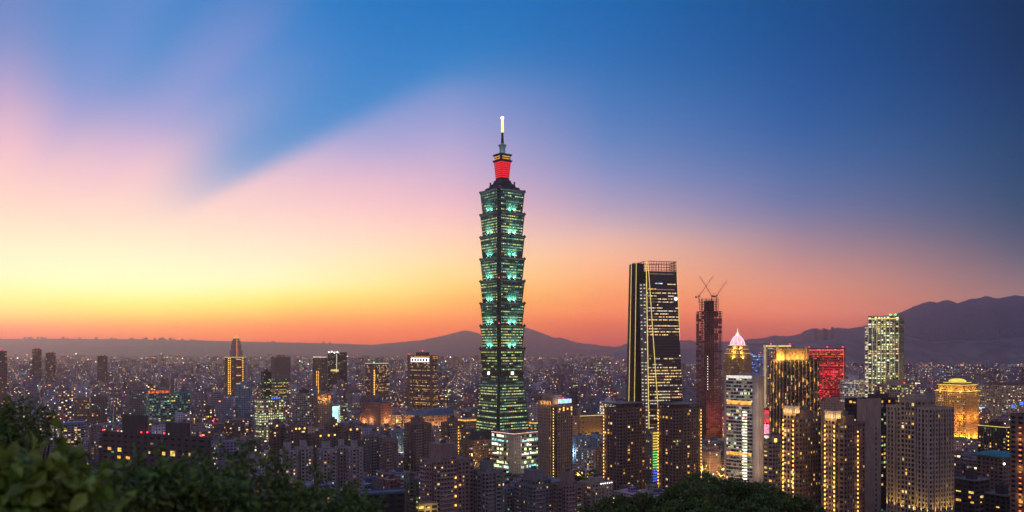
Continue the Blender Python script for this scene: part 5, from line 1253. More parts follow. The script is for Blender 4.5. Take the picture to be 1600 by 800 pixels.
# arena with domed roof, half hidden by the black tower
bd = Bd('arena', 'grey-pink domed arena half hidden behind the left edge of the black tower', 'arena', (PX(990,0,1900)[0], 1900, 0), 0, seed=9)
PROT.append((972,1008,594,618,1900)); HERO.append((bd.root.location.x, 1900, None, 60, 60))
b = MB(); b.lathe([(34,0),(35,12),(36,30),(35,42),(31,54),(24,63),(14,69),(3,71),(.2,71.2)], 28); bd.part('dome', b, W['grey'], smooth=True)
b = MB(); b.lathe([(38,0),(38,16),(36.2,16.2)], 28); bd.part('ring_base', b, W['pink']); flood(bd.root, (-44,-6,4), 22000, (1,.5,.35)); flood(bd.root, (-30,-34,4), 20000, (1,.5,.35))
# low sheds, round hall and market right of the twins
bd = Bd('hall', 'low hall with a pale grey curved roof right of the twin towers', 'hall', (PX(1108,0,1020)[0], 1035, 0), R(30), seed=4)
b = MB()
for k in range(8):
    t0_, t1_ = math.pi*k/8, math.pi*(k+1)/8
    b.add([(-14*math.cos(t0_)+0,-20,12+5*math.sin(t0_)),(-14*math.cos(t1_),-20,12+5*math.sin(t1_)),(-14*math.cos(t1_),20,12+5*math.sin(t1_)),(-14*math.cos(t0_),20,12+5*math.sin(t0_))], [(0,1,2,3)])
bd.part('curved_roof', b, W['pale'])
b = MB(); b.box(-13.8, 13.8, -19.6, 19.6, 0, 12); bd.part('wall', b, W['grey']); b = MB(); b.box(-13, 13, -19.9, -19.62, 3, 7); bd.part('lit_band', b, L['warm']); HERO.append((bd.root.location.x, 1035, None, 24, 24)); PROT.append((1094,1124,672,700,1020))
# ridge-top towers far right
for i, px in enumerate((1275, 1287, 1291, 1301)):
    simple('apartment_tower', 'one of the tiny tower blocks on the far ridge right of the pink dome', 'tower', px-2.2, px+2.2, (515,513,514,511)[i], 13200, S('grey', 8, 8, .5, .5, .0), ybot=521, group='tiny tower blocks on the far ridge', hut=False, tiny=True)

# small buildings along the top of the far plateau
pr_ = random.Random(77)
def plateau_y(px):
    pf = [(-50,530),(60,529),(130,529.3),(200,530),(300,531.5),(400,534),(500,536),(560,538)]
    for (a_, ya), (c_, yc) in zip(pf, pf[1:]):
        if a_ <= px <= c_: return ya+(yc-ya)*(px-a_)/(c_-a_)
for i in range(46):
    px = pr_.choice((pr_.uniform(-15,530), pr_.gauss(170,14), pr_.gauss(60,25), pr_.gauss(260,30)))
    if 345 < px < 395 or px < -40: continue
    Yq = 20300; w_ = pr_.uniform(.7,2.2)/F*Yq; ry = EYE-(plateau_y(px)-HY)/F*Yq; hh = pr_.uniform(.6,3.2)/F*Yq
    b = MB(); b.box(-w_, w_, -30, 30, -120, hh); b.box(-w_*.5, w_*.3, -12, 12, hh+.01, hh+pr_.uniform(4,14))
    o = b.build('apartment_block', W['grey']); o.location = ((px-800)/F*Yq, Yq, ry); tag(o, 'one of the tiny blocks in silhouette along the plateau at the left horizon', 'building', 'tiny blocks on the left plateau')
# ------------------------------------------------------------------ the plainer city blocks
import numpy as np
def facade_mat(name, from_object):
    m, t, p = new_mat(name)
    def nd(ty, **k):
        n = t.nodes.new(ty)
        for a_, v in k.items(): setattr(n, a_, v)
        return n
    def ma(op, a_, b_=None):
        n = nd('ShaderNodeMath', operation=op)
        for i, v in enumerate((a_, b_)):
            if v is None: continue
            if isinstance(v, (int, float)): n.inputs[i].default_value = v
            else: t.links.new(v, n.inputs[i])
        return n.outputs[0]
    g = nd('ShaderNodeNewGeometry')
    sp_ = nd('ShaderNodeSeparateXYZ'); t.links.new(g.outputs['Position'], sp_.inputs[0])
    sn = nd('ShaderNodeSeparateXYZ'); t.links.new(g.outputs['True Normal'], sn.inputs[0])
    hcoord = ma('SUBTRACT', ma('MULTIPLY', sp_.outputs[1], sn.outputs[0]), ma('MULTIPLY', sp_.outputs[0], sn.outputs[1]))
    if from_object:
        oi = nd('ShaderNodeObjectInfo'); colr = oi.outputs['Color']; rv = oi.outputs['Random']; alpha = oi.outputs['Alpha']
    else:
        at = nd('ShaderNodeAttribute'); at.attribute_name = 'wall_tone'; colr = at.outputs['Color']; alpha = at.outputs['Alpha']
        at2 = nd('ShaderNodeAttribute'); at2.attribute_name = 'seed'; rv = at2.outputs['Fac']
    bw = ma('ADD', 2.6, ma('MULTIPLY', rv, 1.6)); hx = ma('DIVIDE', hcoord, bw); hz_ = ma('DIVIDE', sp_.outputs[2], 3.25)
    fx, fz = ma('FRACT', hx), ma('FRACT', hz_)
    wide = ma('MULTIPLY', rv, .16)
    inx = ma('MULTIPLY', ma('GREATER_THAN', fx, ma('SUBTRACT', .26, wide)), ma('LESS_THAN', fx, ma('ADD', .74, wide)))
    inz = ma('MULTIPLY', ma('GREATER_THAN', fz, .36), ma('LESS_THAN', fz, .84))
    side = ma('LESS_THAN', ma('ABSOLUTE', sn.outputs[2]), .5)
    win = ma('MULTIPLY', ma('MULTIPLY', inx, inz), side)
    cv = nd('ShaderNodeCombineXYZ')
    t.links.new(ma('FLOOR', hx), cv.inputs[0]); t.links.new(ma('FLOOR', hz_), cv.inputs[1]); t.links.new(ma('ADD', ma('MULTIPLY', rv, 91.0), ma('ROUND', ma('MULTIPLY', sn.outputs[0], 3.0))), cv.inputs[2])
    wn = nd('ShaderNodeTexWhiteNoise', noise_dimensions='3D'); t.links.new(cv.outputs[0], wn.inputs[0])
    sc_ = nd('ShaderNodeSeparateColor'); t.links.new(wn.outputs['Color'], sc_.inputs[0])
    lit = ma('MULTIPLY', win, ma('LESS_THAN', sc_.outputs[0], alpha))
    cr = nd('ShaderNodeValToRGB'); cr.color_ramp.interpolation = 'CONSTANT'
    stops = [(0,(1,.42,.07)),(.28,(1,.62,.25)),(.52,(1,.80,.35)),(.66,(1,.92,.75)),(.80,(.75,.9,1)),(.88,(.5,1,.6)),(.94,(1,.22,.12))]
    while len(cr.color_ramp.elements) < len(stops): cr.color_ramp.elements.new(.5)
    for e, (ps, c) in zip(cr.color_ramp.elements, stops): e.position = ps
    for e, (ps, c) in zip(cr.color_ramp.elements, stops): e.color = (*c, 1)
    t.links.new(sc_.outputs[1], cr.inputs[0])
    st = ma('MULTIPLY', lit, ma('ADD', .2, ma('MULTIPLY', ma('POWER', sc_.outputs[2], 2.2), 3.6)))
    t.links.new(cr.outputs[0], p.inputs['Emission Color']); t.links.new(st, p.inputs['Emission Strength'])
    nz_ = nd('ShaderNodeTexNoise'); nz_.inputs['Scale'].default_value = .09; nz_.inputs['Detail'].default_value = 4; t.links.new(g.outputs['Position'], nz_.inputs[0])
    r = nd('ShaderNodeMapRange'); r.inputs[1].default_value = .3; r.inputs[2].default_value = .7; r.inputs[3].default_value = .65; r.inputs[4].default_value = 1.3; t.links.new(nz_.outputs[0], r.inputs[0])
    sl = ma('SUBTRACT', 1.0, ma('MULTIPLY', ma('LESS_THAN', fz, .09), ma('MULTIPLY', side, .35)))
    vs = nd('ShaderNodeVectorMath', operation='SCALE'); t.links.new(colr, vs.inputs[0]); t.links.new(ma('MULTIPLY', r.outputs[0], sl), vs.inputs['Scale'])
    mx = nd('ShaderNodeMix', data_type='RGBA'); t.links.new(win, mx.inputs[0]); t.links.new(vs.outputs[0], mx.inputs[6]); mx.inputs[7].default_value = (.028,.03,.036,1)
    t.links.new(mx.outputs[2], p.inputs['Base Color'])
    t.links.new(ma('SUBTRACT', .85, ma('MULTIPLY', win, .55)), p.inputs['Roughness'])
    m.cycles.emission_sampling = 'NONE'
    return m
FAC_O = facade_mat('block_facade', True); FAC_S = facade_mat('far_facade', False)

frg = random.Random(21)
TONES = [(0.3, 0.25, 0.29), (0.25, 0.188, 0.214), (0.388, 0.325, 0.359), (0.2, 0.15, 0.172), (0.3, 0.294, 0.359), (0.475, 0.438, 0.497), (0.338, 0.225, 0.228), (0.175, 0.163, 0.214), (0.275, 0.237, 0.331)]
TNAME = ['grey-brown','brown','pale beige','dark brown','grey','off-white','reddish tan','charcoal','mauve grey']
cg, sg_ = math.cos(R(GRID)), math.sin(R(GRID))
cands = []
def try_block(x, y, a, b, h, psi, tone, lit):
    if y < 560: return
    if hill_z(x, y) > 2.5: return
    px = 800+F*x/y
    if px < -40 or px > 1640: return
    for (cx, cyv, ps, ha, hb) in HERO:
        dx_, dy_ = x-cx, y-cyv
        if abs(dx_) > 130 or abs(dy_) > 130: continue
        if ps is None:
            if math.hypot(dx_, dy_) < ha*.62+max(a, b)*.62: return
        else:
            c_, s_ = math.cos(ps), math.sin(ps); lx, ly = dx_*c_+dy_*s_, -dx_*s_+dy_*c_
            if abs(lx) < ha/2+a*.62+1.5 and abs(ly) < hb/2+b*.62+1.5: return
    hw = (a*cg+b*sg_)/2/y*F; pt = HY-(h-EYE)*F/y; lim = pt
    pb = HY+EYE*F/y
    for (x0, x1, y0, y1, Yh) in PROT:
        if Yh > y+5 and px+hw > x0 and px-hw < x1 and pt < y1-2: lim = max(lim, y1-2)
    if lim > pt:
        h = EYE-(lim-HY)*y/F
        if h < 7: return
    # keep the skyline of the photo: nothing plain rises above the horizon band
    if y > 900:
        mx_h = EYE-( (553 if px < 1000 else 566) - HY + frg.uniform(0, 16))*y/F
        h = min(h, max(8, mx_h))
    cands.append([x, y, a, b, h, psi, tone, lit])
pitch = 33.0
def district(y0, y1, pitch, hfun, keep=1.0):
    n = int(26000/pitch)
    for i in range(-n, n):
        p_ = i*pitch
        if i % 5 == 0: continue                      # a street
        for j in range(-n//8, n):
            q_ = j*pitch
            if j % 6 == 0: continue                  # a cross street
            x = p_*cg-q_*sg_; y = p_*sg_+q_*cg
            if y < y0 or y > y1 or abs(x) > .67*y+30: continue
            if frg.random() > keep: continue
            x += frg.uniform(-.12,.12)*pitch; y += frg.uniform(-.12,.12)*pitch
            a = pitch*frg.uniform(.55,.88); b = pitch*frg.uniform(.55,.88)
            h = hfun(x, y)
            if h > 45: a *= .8; b *= .8
            tone = frg.randrange(len(TONES))
            if i % 3 == 0 and j % 4 == 0 and noise.noise((x*.002, y*.002, 4.4)) > .25: continue   # small parks
            try_block(x, y, a, b, h, R(GRID)+frg.choice((0,0,0,R(4),R(-3))), tone, frg.choice((.04,.06,.09,.12,.16,.24)))
def h_near(x, y):
    d = noise.noise((x*.0022, y*.0022, 9.1)); r = frg.random()
    if r < .50: return frg.uniform(12, 24)
    if r < .86: return frg.uniform(22, 42)*(1+.4*d)
    return frg.uniform(45, 78)*(1+.3*d)
def h_far(x, y):
    d = noise.noise((x*.0009, y*.0009, 2.1)); r = frg.random()
    if r < .55: return frg.uniform(14, 28)
    if r < .90: return frg.uniform(24, 48)*(1+.5*d)
    return frg.uniform(50, 95)*(1+.4*d)
district(620, 2300, 33.0, h_near)
district(2300, 5200, 46.0, h_far)
district(5200, 11000, 74.0, h_far)
# which of them show: paint rough boxes far to near into an id buffer
BW, BH = 800, 400
buf = np.full((BH, BW), -1, dtype=np.int32); zbuf = np.full((BH, BW), 1e9)
items = [(c[1], i, 800+F*c[0]/c[1], (c[2]*cg+c[3]*sg_)/2/c[1]*F, HY-(c[4]-EYE)*F/c[1], HY+EYE*F/c[1]) for i, c in enumerate(cands)]
for (x0, x1, y0, y1, Yh) in PROT: items.append((Yh, -2, (x0+x1)/2, (x1-x0)/2, y0, HY+EYE*F/Yh))
items.append((20, -2, 60, 80, 680, 820)); items.append((9, -2, 370, 195, 735, 820)); items.append((180, -2, 1110, 150, 765, 820))
items.sort(key=lambda q: -q[0])
for Yv, i, px, hw, pt, pb in items:
    x0, x1 = int(max(0,(px-hw)/2)), int(min(BW,(px+hw)/2+1)); y0, y1 = int(max(0,pt/2)), int(min(BH,pb/2))
    if x1 > x0 and y1 > y0: buf[y0:y1, x0:x1] = i; zbuf[y0:y1, x0:x1] = Yv
cnt = np.bincount(buf[buf >= 0].ravel(), minlength=len(cands)) if len(cands) else []
order = sorted(range(len(cands)), key=lambda i: -cnt[i])
N_OWN = 235
own = [i for i in order[:N_OWN] if cnt[i] > 0]; own_set = set(own)
def side_word(px, py, lx, ly):
    dxv, dyv = px-lx, py-ly
    if abs(dxv) >= abs(dyv)*1.2: return 'right of' if dxv > 0 else 'left of'
    return 'in front of' if dyv > 0 else 'behind'
ORD = ['first','second','third','fourth','fifth','sixth','seventh','eighth','ninth','tenth','eleventh','twelfth']
lab = {}
for i in own:
    x, y, a, b, h, psi, tone, lit = cands[i]
    px = 800+F*x/y; py = HY-(h-EYE)*F/y
    lm = min(LAND, key=lambda l: math.hypot((l[0]-px), (l[1]-py)*1.5)) if LAND else None
    size = 'low' if h < 22 else ('mid-height' if h < 42 else 'tall')
    k = (TNAME[tone], size, side_word(px, py, lm[0], lm[1]), lm[2])
    lab.setdefault(k, []).append((math.hypot(px-lm[0], py-lm[1]), i))
label_of = {}
for k, v in lab.items():
    v.sort()
    for n_, (_, i) in enumerate(v):
        pre = '' if len(v) == 1 else ('nearest ' if n_ == 0 else ORD[min(n_, 11)]+' nearest ')
        label_of[i] = '%s%s %s block %s %s' % (pre, k[1], k[0], k[2], k[3])
def lathe_tank(x, y, z, r=1.2):
    b = MB(); b.lathe([(r*.9,z),(r,z+.2),(r,z+2.0),(r*.6,z+2.5),(.1,z+2.6)], 8, x, y); return b
for i in own:
    x, y, a, b, h, psi, tone, lit = cands[i]
    r_ = random.Random(i)
    mb = MB(); st = r_.random()
    def bx(x0,x1,y0,y1,z0,z1): mb.box(x0,x1,y0,y1,z0,z1)
    if st < .35 or h < 20: bx(-a/2,a/2,-b/2,b/2,0,h)
    elif st < .6: bx(-a/2,a/2,-b/2,b/2,0,h*.86); bx(-a*.3,a*.5-.1,-b*.3,b*.5-.1,h*.86+.01,h)
    elif st < .8:
        bx(-a/2,-a*.08,-b/2,b/2,0,h); bx(a*.08,a/2,-b/2,b/2,0,h*r_.uniform(.88,1)); bx(-a*.08+.01,a*.08-.01,-b*.34,b*.42,0,h*.97)
    else:
        bx(-a/2,a/2,-b*.5,b*.5,0,h)
        for k in range(3): bx(-a*.42+k*a*.3,-a*.42+k*a*.3+a*.17,-b*.5-1.3,-b*.5-.01,0,h-2.5); bx(-a*.5-1.3,-a*.5-.01,-b*.42+k*b*.3,-b*.42+k*b*.3+b*.17,0,h-2.5)
    o = mb.build('apartment_block', FAC_O); o.location = (x, y, 0); o.rotation_euler = (0,0,psi); f_ = r_.uniform(.95,1.35); o.color = (*[c_*f_ for c_ in TONES[tone]], lit)
    tag(o, label_of[i], 'building', 'ordinary blocks filling the city')
    if y < 2300:
        pm = MB(); pm.ring(-a*.3, a*.49, -b*.3, b*.49, .3, h+.002, h+1.0) if st >= .35 and st < .6 and h >= 20 else pm.ring(-a/2, a/2 if not (.6 <= st < .8 and h >= 20) else -a*.08, -b/2, b/2, .3, h+.002, h+1.0)
        pm.build('parapet', W[r_.choice(('pale','grey','concrete','pink'))], o)
        hw_ = a*r_.uniform(.15,.26); cx = -a*.28 if not (st >= .35 and st < .6) else a*.1
        hm = MB(); hm.box(cx-hw_/2, cx+hw_/2, -b*.1, b*.2, h+.004, h+r_.uniform(3,5.5)); hm.build('roof_hut', W[r_.choice(('concrete','grey','brown','rust','bluesteel'))], o)
        lathe_tank(cx, b*.30, h+.01, r_.uniform(.8,1.3)).build('water_tank', W['steel'], o)
    if r_.random() < .16:
        bm = MB(); bm.lathe([(.1,h+5.6),(.6,h+6.2),(.6,h+6.8),(.1,h+7.3)], 6, 0, 0); bm.tube((0,0,h),(0,0,h+5.7),.1,.1,4); bm.build('beacon', BEACON if r_.random() < .6 else LAMP, o)

# everything beyond reads as one mass of roofs
def far_mass(name, idx, label):
    vs, fs, tones, seeds = [], [], [], []
    def addbox(x, y, a, b, h0, h1, psi, tn, sd):
        c_, s_ = math.cos(psi), math.sin(psi); o = len(vs)
        P = [(x+u*c_-v*s_, y+u*s_+v*c_) for u, v in ((-a/2,-b/2),(a/2,-b/2),(a/2,b/2),(-a/2,b/2))]
        vs.extend([(q[0],q[1],h0) for q in P]); vs.extend([(q[0],q[1],h1) for q in P])
        for f in ((4,5,6,7),(0,1,5,4),(1,2,6,5),(2,3,7,6),(3,0,4,7)):
            fs.append([k+o for k in f]); tones.append(tn); seeds.append(sd)
    for i in idx:
        x, y, a, b, h, psi, tone, lit = cands[i]; q = random.Random(i*7+1); f = q.uniform(.85,1.6)
        tn = (*[c*f for c in TONES[tone]], lit*(1.0 if y < 4000 else .8)); sd = q.random()
        addbox(x, y, a, b, 0, h, psi, tn, sd)
        if y < 4200:
            tn2 = (*[c*q.uniform(.6,1.5) for c in TONES[(tone+2)%9]], 0.0)
            addbox(x+q.uniform(-.2,.2)*a, y+q.uniform(-.2,.2)*b, a*q.uniform(.2,.4), b*q.uniform(.2,.4), h, h+q.uniform(2.5,5.5), psi, tn2, sd)
            if q.random() < .5: addbox(x+.25*a, y-.2*b, a*.2, b*.2, h, h+q.uniform(1,2.5), psi, (.12,.14,.2,0), sd)
    me = bpy.data.meshes.new(name); me.from_pydata(vs, [], fs); me.materials.append(FAC_S)
    at = me.attributes.new('wall_tone', 'FLOAT_COLOR', 'FACE'); at.data.foreach_set('color', np.array(tones, dtype=np.float32).ravel())
    a2 = me.attributes.new('seed', 'FLOAT', 'FACE'); a2.data.foreach_set('value', np.array(seeds, dtype=np.float32))
    me.update()
    return tag(link(name, me), label, kind='stuff')
far_mass('far_city', [i for i in range(len(cands)) if i not in own_set], 'countless small blocks and roofs of the city spreading to the hills')

# lights of the city: signs and lamps on fronts and roofs, too many to count
lr = random.Random(5)
LK = ['amber_pt','warm_pt','white_pt','red_pt','green_pt','blue_pt','teal_pt','orange_pt','pink_pt']
LC = [(1,.45,.08),(1,.70,.32),(1,.95,.88),(1,.04,.06),(.2,1,.3),(.12,.2,1),(.3,1,.9),(1,.26,.03),(1,.25,.6)]
LM = [emit_mat(n, c, s_, .8, .02) for n, c, s_ in zip(LK, LC, (3.6,3.0,3.6,4.0,3.0,3.4,2.8,3.6,2.6))]
LWT = [30,20,16,9,4,3.5,4,12,2]
lm = MB()
def octa(x, y, z, r, mi, fl=1.0):
    lm.add([(x-r,y,z),(x,y-r,z),(x+r,y,z),(x,y+r,z),(x,y,z-r*fl),(x,y,z+r*fl)], [(0,1,5),(1,2,5),(2,3,5),(3,0,5),(1,0,4),(2,1,4),(3,2,4),(0,3,4)], mi)
for i, c in enumerate(cands):
    x, y, a, b, h, psi, tone, lit = c
    pr = .5 if y < 2300 else (.75 if y < 5200 else 1.0)
    cl_ = noise.noise((x*.0013, y*.0009, 7.7)); pr *= .85+2.0*cl_
    if lr.random() > pr: continue
    mi = lr.choices(range(9), LWT)[0]
    s_ = y/F*lr.choice((.22,.28,.35,.4,.55,.85))*(1.0 if y < 5200 else 1.15)
    s_ = max(.35, s_)
    c_, sn_ = math.cos(psi), math.sin(psi)
    if lr.random() < .62:       # on the front
        u = lr.uniform(-.4,.4)*a; z = h*lr.uniform(.25,.95)
        lx, ly = u*c_+(b/2+s_+.3)*sn_, u*sn_-(b/2+s_+.3)*c_
    else: lx = ly = 0; z = h+s_+.5
    if lr.random() < .25 and y < 5200:  # a lit sign or shop strip rather than a lamp
        w_ = s_*lr.uniform(2,4.5); u_ = (c_, sn_); n_ = (sn_, -c_)
        o_ = (x+n_[0]*(b/2+.25), y+n_[1]*(b/2+.25)); z = h*lr.uniform(.3,1.0); lm.obox(o_, u_, n_, -w_/2, w_/2, 0, .3, z-s_*.8, z+s_*.5, mi)
    else: octa(x+lx, y+ly, z, s_, mi)
for _ in range(34):
    px = lr.uniform(1500,1640) if lr.random() < .7 else lr.uniform(1240,1500); py = lr.uniform(514,529); Yq = 14900; x, y, z = PX(px, py, Yq); octa(x, y, z, lr.uniform(2.5,5), lr.choice((1,2,2)))
tag(lm.build('city_lights', LM), 'countless coloured signs and lamps scattered through the far city', kind='stuff')

# lamp rows along far roads
sl = MB()
def lamp_row(p0, p1, n, hgt, s_, mi, jit=0):
    for k in range(n):
        f = k/(n-1); x = p0[0]+(p1[0]-p0[0])*f+lr.uniform(-jit,jit); y = p0[1]+(p1[1]-p0[1])*f
        sl.tube((x,y,0), (x,y,hgt), s_*.12, s_*.1, 4, 3)
        o = len(sl.v); r = s_*lr.uniform(.6,1.25); z = hgt+r
        sl.add([(x-r,y,z),(x,y-r,z),(x+r,y,z),(x,y+r,z),(x,y,z-r),(x,y,z+r)], [(0,1,5),(1,2,5),(2,3,5),(3,0,5),(1,0,4),(2,1,4),(3,2,4),(0,3,4)], mi if lr.random() < .8 else 2)
def gx(px, Y): return ((px-800)/F*Y, Y)
lamp_row(gx(1404,7200), gx(1640,7000), 46, 28, 5.0, 0, 20); lamp_row(gx(1400,6300), gx(1640,6500), 26, 16, 3.8, 1, 40)
lamp_row(gx(900,11000), gx(990,11200), 26, 30, 5, 0, 10); lamp_row(gx(832,8200), gx(884,8000), 22, 20, 3.4, 0, 10)
lamp_row(gx(560,10500), gx(742,10800), 30, 24, 3.6, 0, 60); lamp_row(gx(-20,10200), gx(330,10400), 44, 22, 3.0, 1, 120); lamp_row(gx(1075,9500), gx(1130,9500), 14, 20, 3.4, 0, 20)
for i in range(-90, 160):
    for st_ in ((33.0, 900, 2300, 5), (46.0, 2300, 5200, 5)):
        if i % st_[3]: continue
        for j in range(-60, 260):
            q_ = j*30.0; p_ = i*st_[0]
            for (xx, yy2) in ((p_*cg-q_*sg_, p_*sg_+q_*cg), (q_*cg-p_*1.2*sg_, q_*sg_+p_*1.2*cg)):
                if not (st_[1] < yy2 < st_[2]) or abs(xx) > .66*yy2 or lr.random() < .45: continue
                if any((xx-h_[0])**2+(yy2-h_[1])**2 < 40**2 for h_ in HERO): continue
                r = yy2/F*lr.uniform(.25,.55); octa_s = [(xx-r,yy2,11),(xx,yy2-r,11),(xx+r,yy2,11),(xx,yy2+r,11),(xx,yy2,11-r),(xx,yy2,11+r)]
                sl.tube((xx,yy2,0), (xx,yy2,11), .15, .12, 4, 3); sl.add(octa_s, [(0,1,5),(1,2,5),(2,3,5),(3,0,5),(1,0,4),(2,1,4),(3,2,4),(0,3,4)], 0 if lr.random() < .75 else lr.choice((1,2)))
tag(sl.build('street_lamps', [LM[0], LM[1], LM[2], W['steel']]), 'rows of amber lamps along distant roads', kind='stuff')
# pools of amber light in the nearer streets
slr = random.Random(12); extra_l = []; tries = 0
while len(extra_l) < 70 and tries < 60000:
    tries += 1; q_ = (slr.uniform(300,1000) if slr.random() < .7 else slr.uniform(1090,1590), slr.uniform(780,2100)); x_, y_ = gx(*q_)
    zp = [zbuf[min(BH-1, int((HY+(EYE-z_)*F/y_)/2)), min(BW-1, int(q_[0]/2))] for z_ in (3, 10)]
    if min(zp) < y_-2 or (745 < q_[0] < 865 and y_ < 1010): continue
    if any(math.hypot(x_-c[0], y_-c[1]) < max(c[2],c[3])*.66 for c in cands if abs(c[1]-y_) < 50): continue
    if any(math.hypot(x_-e_[2], y_-e_[1]) < 22 for e_ in extra_l): continue
    extra_l.append((q_[0], y_, x_, slr.uniform(1800,5500)))
extra_l = [(e_[0], e_[1], e_[3]) for e_ in extra_l]
for px, Y, pw in tuple(extra_l)+((690,1080,12000),(640,1000,12000),(600,930,6000),(480,1020,9000),(430,1040,6000),(560,1060,8000),(700,870,7000),(870,1150,9000),(1120,900,12000),(1110,1040,12000),(1210,900,9000),(1300,900,9000),(1440,980,12000),(1500,1060,14000),(1510,900,8000),(1470,820,5000),(1000,930,8000),(1020,960,8000),(320,1100,7000),(250,1200,7000),(170,1300,7000),(100,1250,7000),(540,1250,12000),(600,1300,16000),(660,1250,14000),(880,1400,12000),(930,1320,9000),(1150,1300,9000)):
    x, y = gx(px, Y)
    root = bpy.data.objects.new('street_lamp', None); col.objects.link(root); root.location = (x, y, 0)
    near = min(LAND, key=lambda l: abs(l[0]-px)+abs(l[1]-(HY+EYE*F/Y)))
    tag(root, 'amber street lamp in the street %s %s' % ('left of' if px < near[0] else 'right of', near[2]), 'street lamp', 'amber street lamps between the nearer blocks')
    b = MB(); b.tube((0,0,0), (0,0,10), .12, .08, 6); b.tube((0,0,9.9), (1.8,0,10.3), .07, .06, 6); b.build('pole', W['steel'], root)
    b = MB(); b.box(1.3, 2.5, -.3, .3, 10.15, 10.5); b.build('lamp_head', LAMP, root)
    flood(root, (1.9,0,9.4), pw*3.0, (1,.52,.14), size=.4)
# ------------------------------------------------------------------ trees and bushes
def leaf_mat(name, rgb, var=.5, sc_=3.0, rough=.5):
    m, t, p = new_mat(name)
    g = t.nodes.new('ShaderNodeNewGeometry'); n = t.nodes.new('ShaderNodeTexNoise'); n.inputs['Scale'].default_value = sc_; n.inputs['Detail'].default_value = 3
    t.links.new(g.outputs['Position'], n.inputs[0])
    h = t.nodes.new('ShaderNodeHueSaturation'); h.inputs['Color'].default_value = (*rgb, 1)
    r1 = t.nodes.new('ShaderNodeMapRange'); r1.inputs[3].default_value = 1-var; r1.inputs[4].default_value = 1+var; t.links.new(g.outputs['Random Per Island'], r1.inputs[0])
    r2 = t.nodes.new('ShaderNodeMapRange'); r2.inputs[1].default_value = .3; r2.inputs[2].default_value = .7; r2.inputs[3].default_value = .46; r2.inputs[4].default_value = .53; t.links.new(n.outputs[0], r2.inputs[0])
    t.links.new(r1.outputs[0], h.inputs['Value']); t.links.new(r2.outputs[0], h.inputs['Hue'])
    t.links.new(h.outputs[0], p.inputs['Base Color']); p.inputs['Roughness'].default_value = rough
    tr = t.nodes.new('ShaderNodeBsdfTranslucent'); t.links.new(h.outputs[0], tr.inputs['Color'])
    mx = t.nodes.new('ShaderNodeMixShader'); mx.inputs[0].default_value = .25
    t.links.new(p.outputs[0], mx.inputs[1]); t.links.new(tr.outputs[0], mx.inputs[2]); t.links.new(mx.outputs[0], t.nodes['Material Output'].inputs[0])
    return m
LEAF_N = leaf_mat('near_leaf', (.19,.28,.035), .5, 2.0); LEAF_M = leaf_mat('tree_leaf', (.13,.185,.03), .55, 1.2); LEAF_F = leaf_mat('forest_leaf', (.09,.14,.024), .6, .12)
BARK = wall_mat('bark', (.07,.05,.035), .95, .4, scale=1.5)
def leaf(mb, c, d, side, ln, wd, fold=.25):
    """a pointed folded leaf: six points, two halves"""
    up = d.cross(side).normalized()
    a = c; tip = c+d*ln-up*ln*.18; m1 = c+d*ln*.33; m2 = c+d*ln*.68-up*ln*.05
    l1 = m1+side*wd*.5+up*wd*fold; l2 = m2+side*wd*.42+up*wd*fold*.6; r1 = m1-side*wd*.5+up*wd*fold; r2 = m2-side*wd*.42+up*wd*fold*.6
    mb.add([tuple(q) for q in (a,l1,l2,tip,r2,r1,m1,m2)], [(0,6,1),(6,7,2,1),(7,3,2),(0,5,6),(5,4,7,6),(4,3,7)])
def rv(rg): 
    while True:
        v = Vector((rg.uniform(-1,1), rg.uniform(-1,1), rg.uniform(-1,1)))
        if .05 < v.length < 1: return v.normalized()
def crown(clumps, n, ln, rg, droop=.6, shell=.55, wr=.5):
    mb = MB(); vol = [c[3]*c[4]*c[5] for c in clumps]
    for _ in range(n):
        cx, cyv, cz, rx, ry, rz = rg.choices(clumps, vol)[0]
        v = rv(rg); f = shell+(1.05-shell)*rg.random()**.7
        if noise.noise((cx+v.x*rx*1.0, cyv+v.y*ry, (cz+v.z*rz)*1.3)) < -.22: continue       # gaps between twigs
        p_ = Vector((cx+v.x*rx*f, cyv+v.y*ry*f, cz+v.z*rz*f))
        d = (v*.8+rv(rg)*.8+Vector((0,0,-droop))).normalized(); s_ = d.cross(rv(rg)).normalized(); k = rg.uniform(.65,1.25)
        leaf(mb, p_, d, s_, ln*k, ln*wr*k)
    return mb
def limbs(base, clumps, r0, rg):
    mb = MB(); base = Vector(base)
    top = Vector((sum(c[0] for c in clumps)/len(clumps), sum(c[1] for c in clumps)/len(clumps), sum(c[2] for c in clumps)/len(clumps)))
    mid = base+(top-base)*.55+Vector((rg.uniform(-.3,.3), rg.uniform(-.3,.3), 0))*r0*3
    mb.tube(base-Vector((0,0,.5)), mid, r0, r0*.7, 8)
    for c in clumps:
        e = Vector(c[:3])+Vector((0,0,c[5]*.3)); k = mid+(e-mid)*.5+rv(rg)*r0*1.2
        mb.tube(mid, k, r0*.55, r0*.35, 6); mb.tube(k, e, r0*.35, r0*.08, 5)
        for _ in range(3): mb.tube(k, Vector(c[:3])+rv(rg)*min(c[3:6])*.9, r0*.2, r0*.04, 4)
    return mb
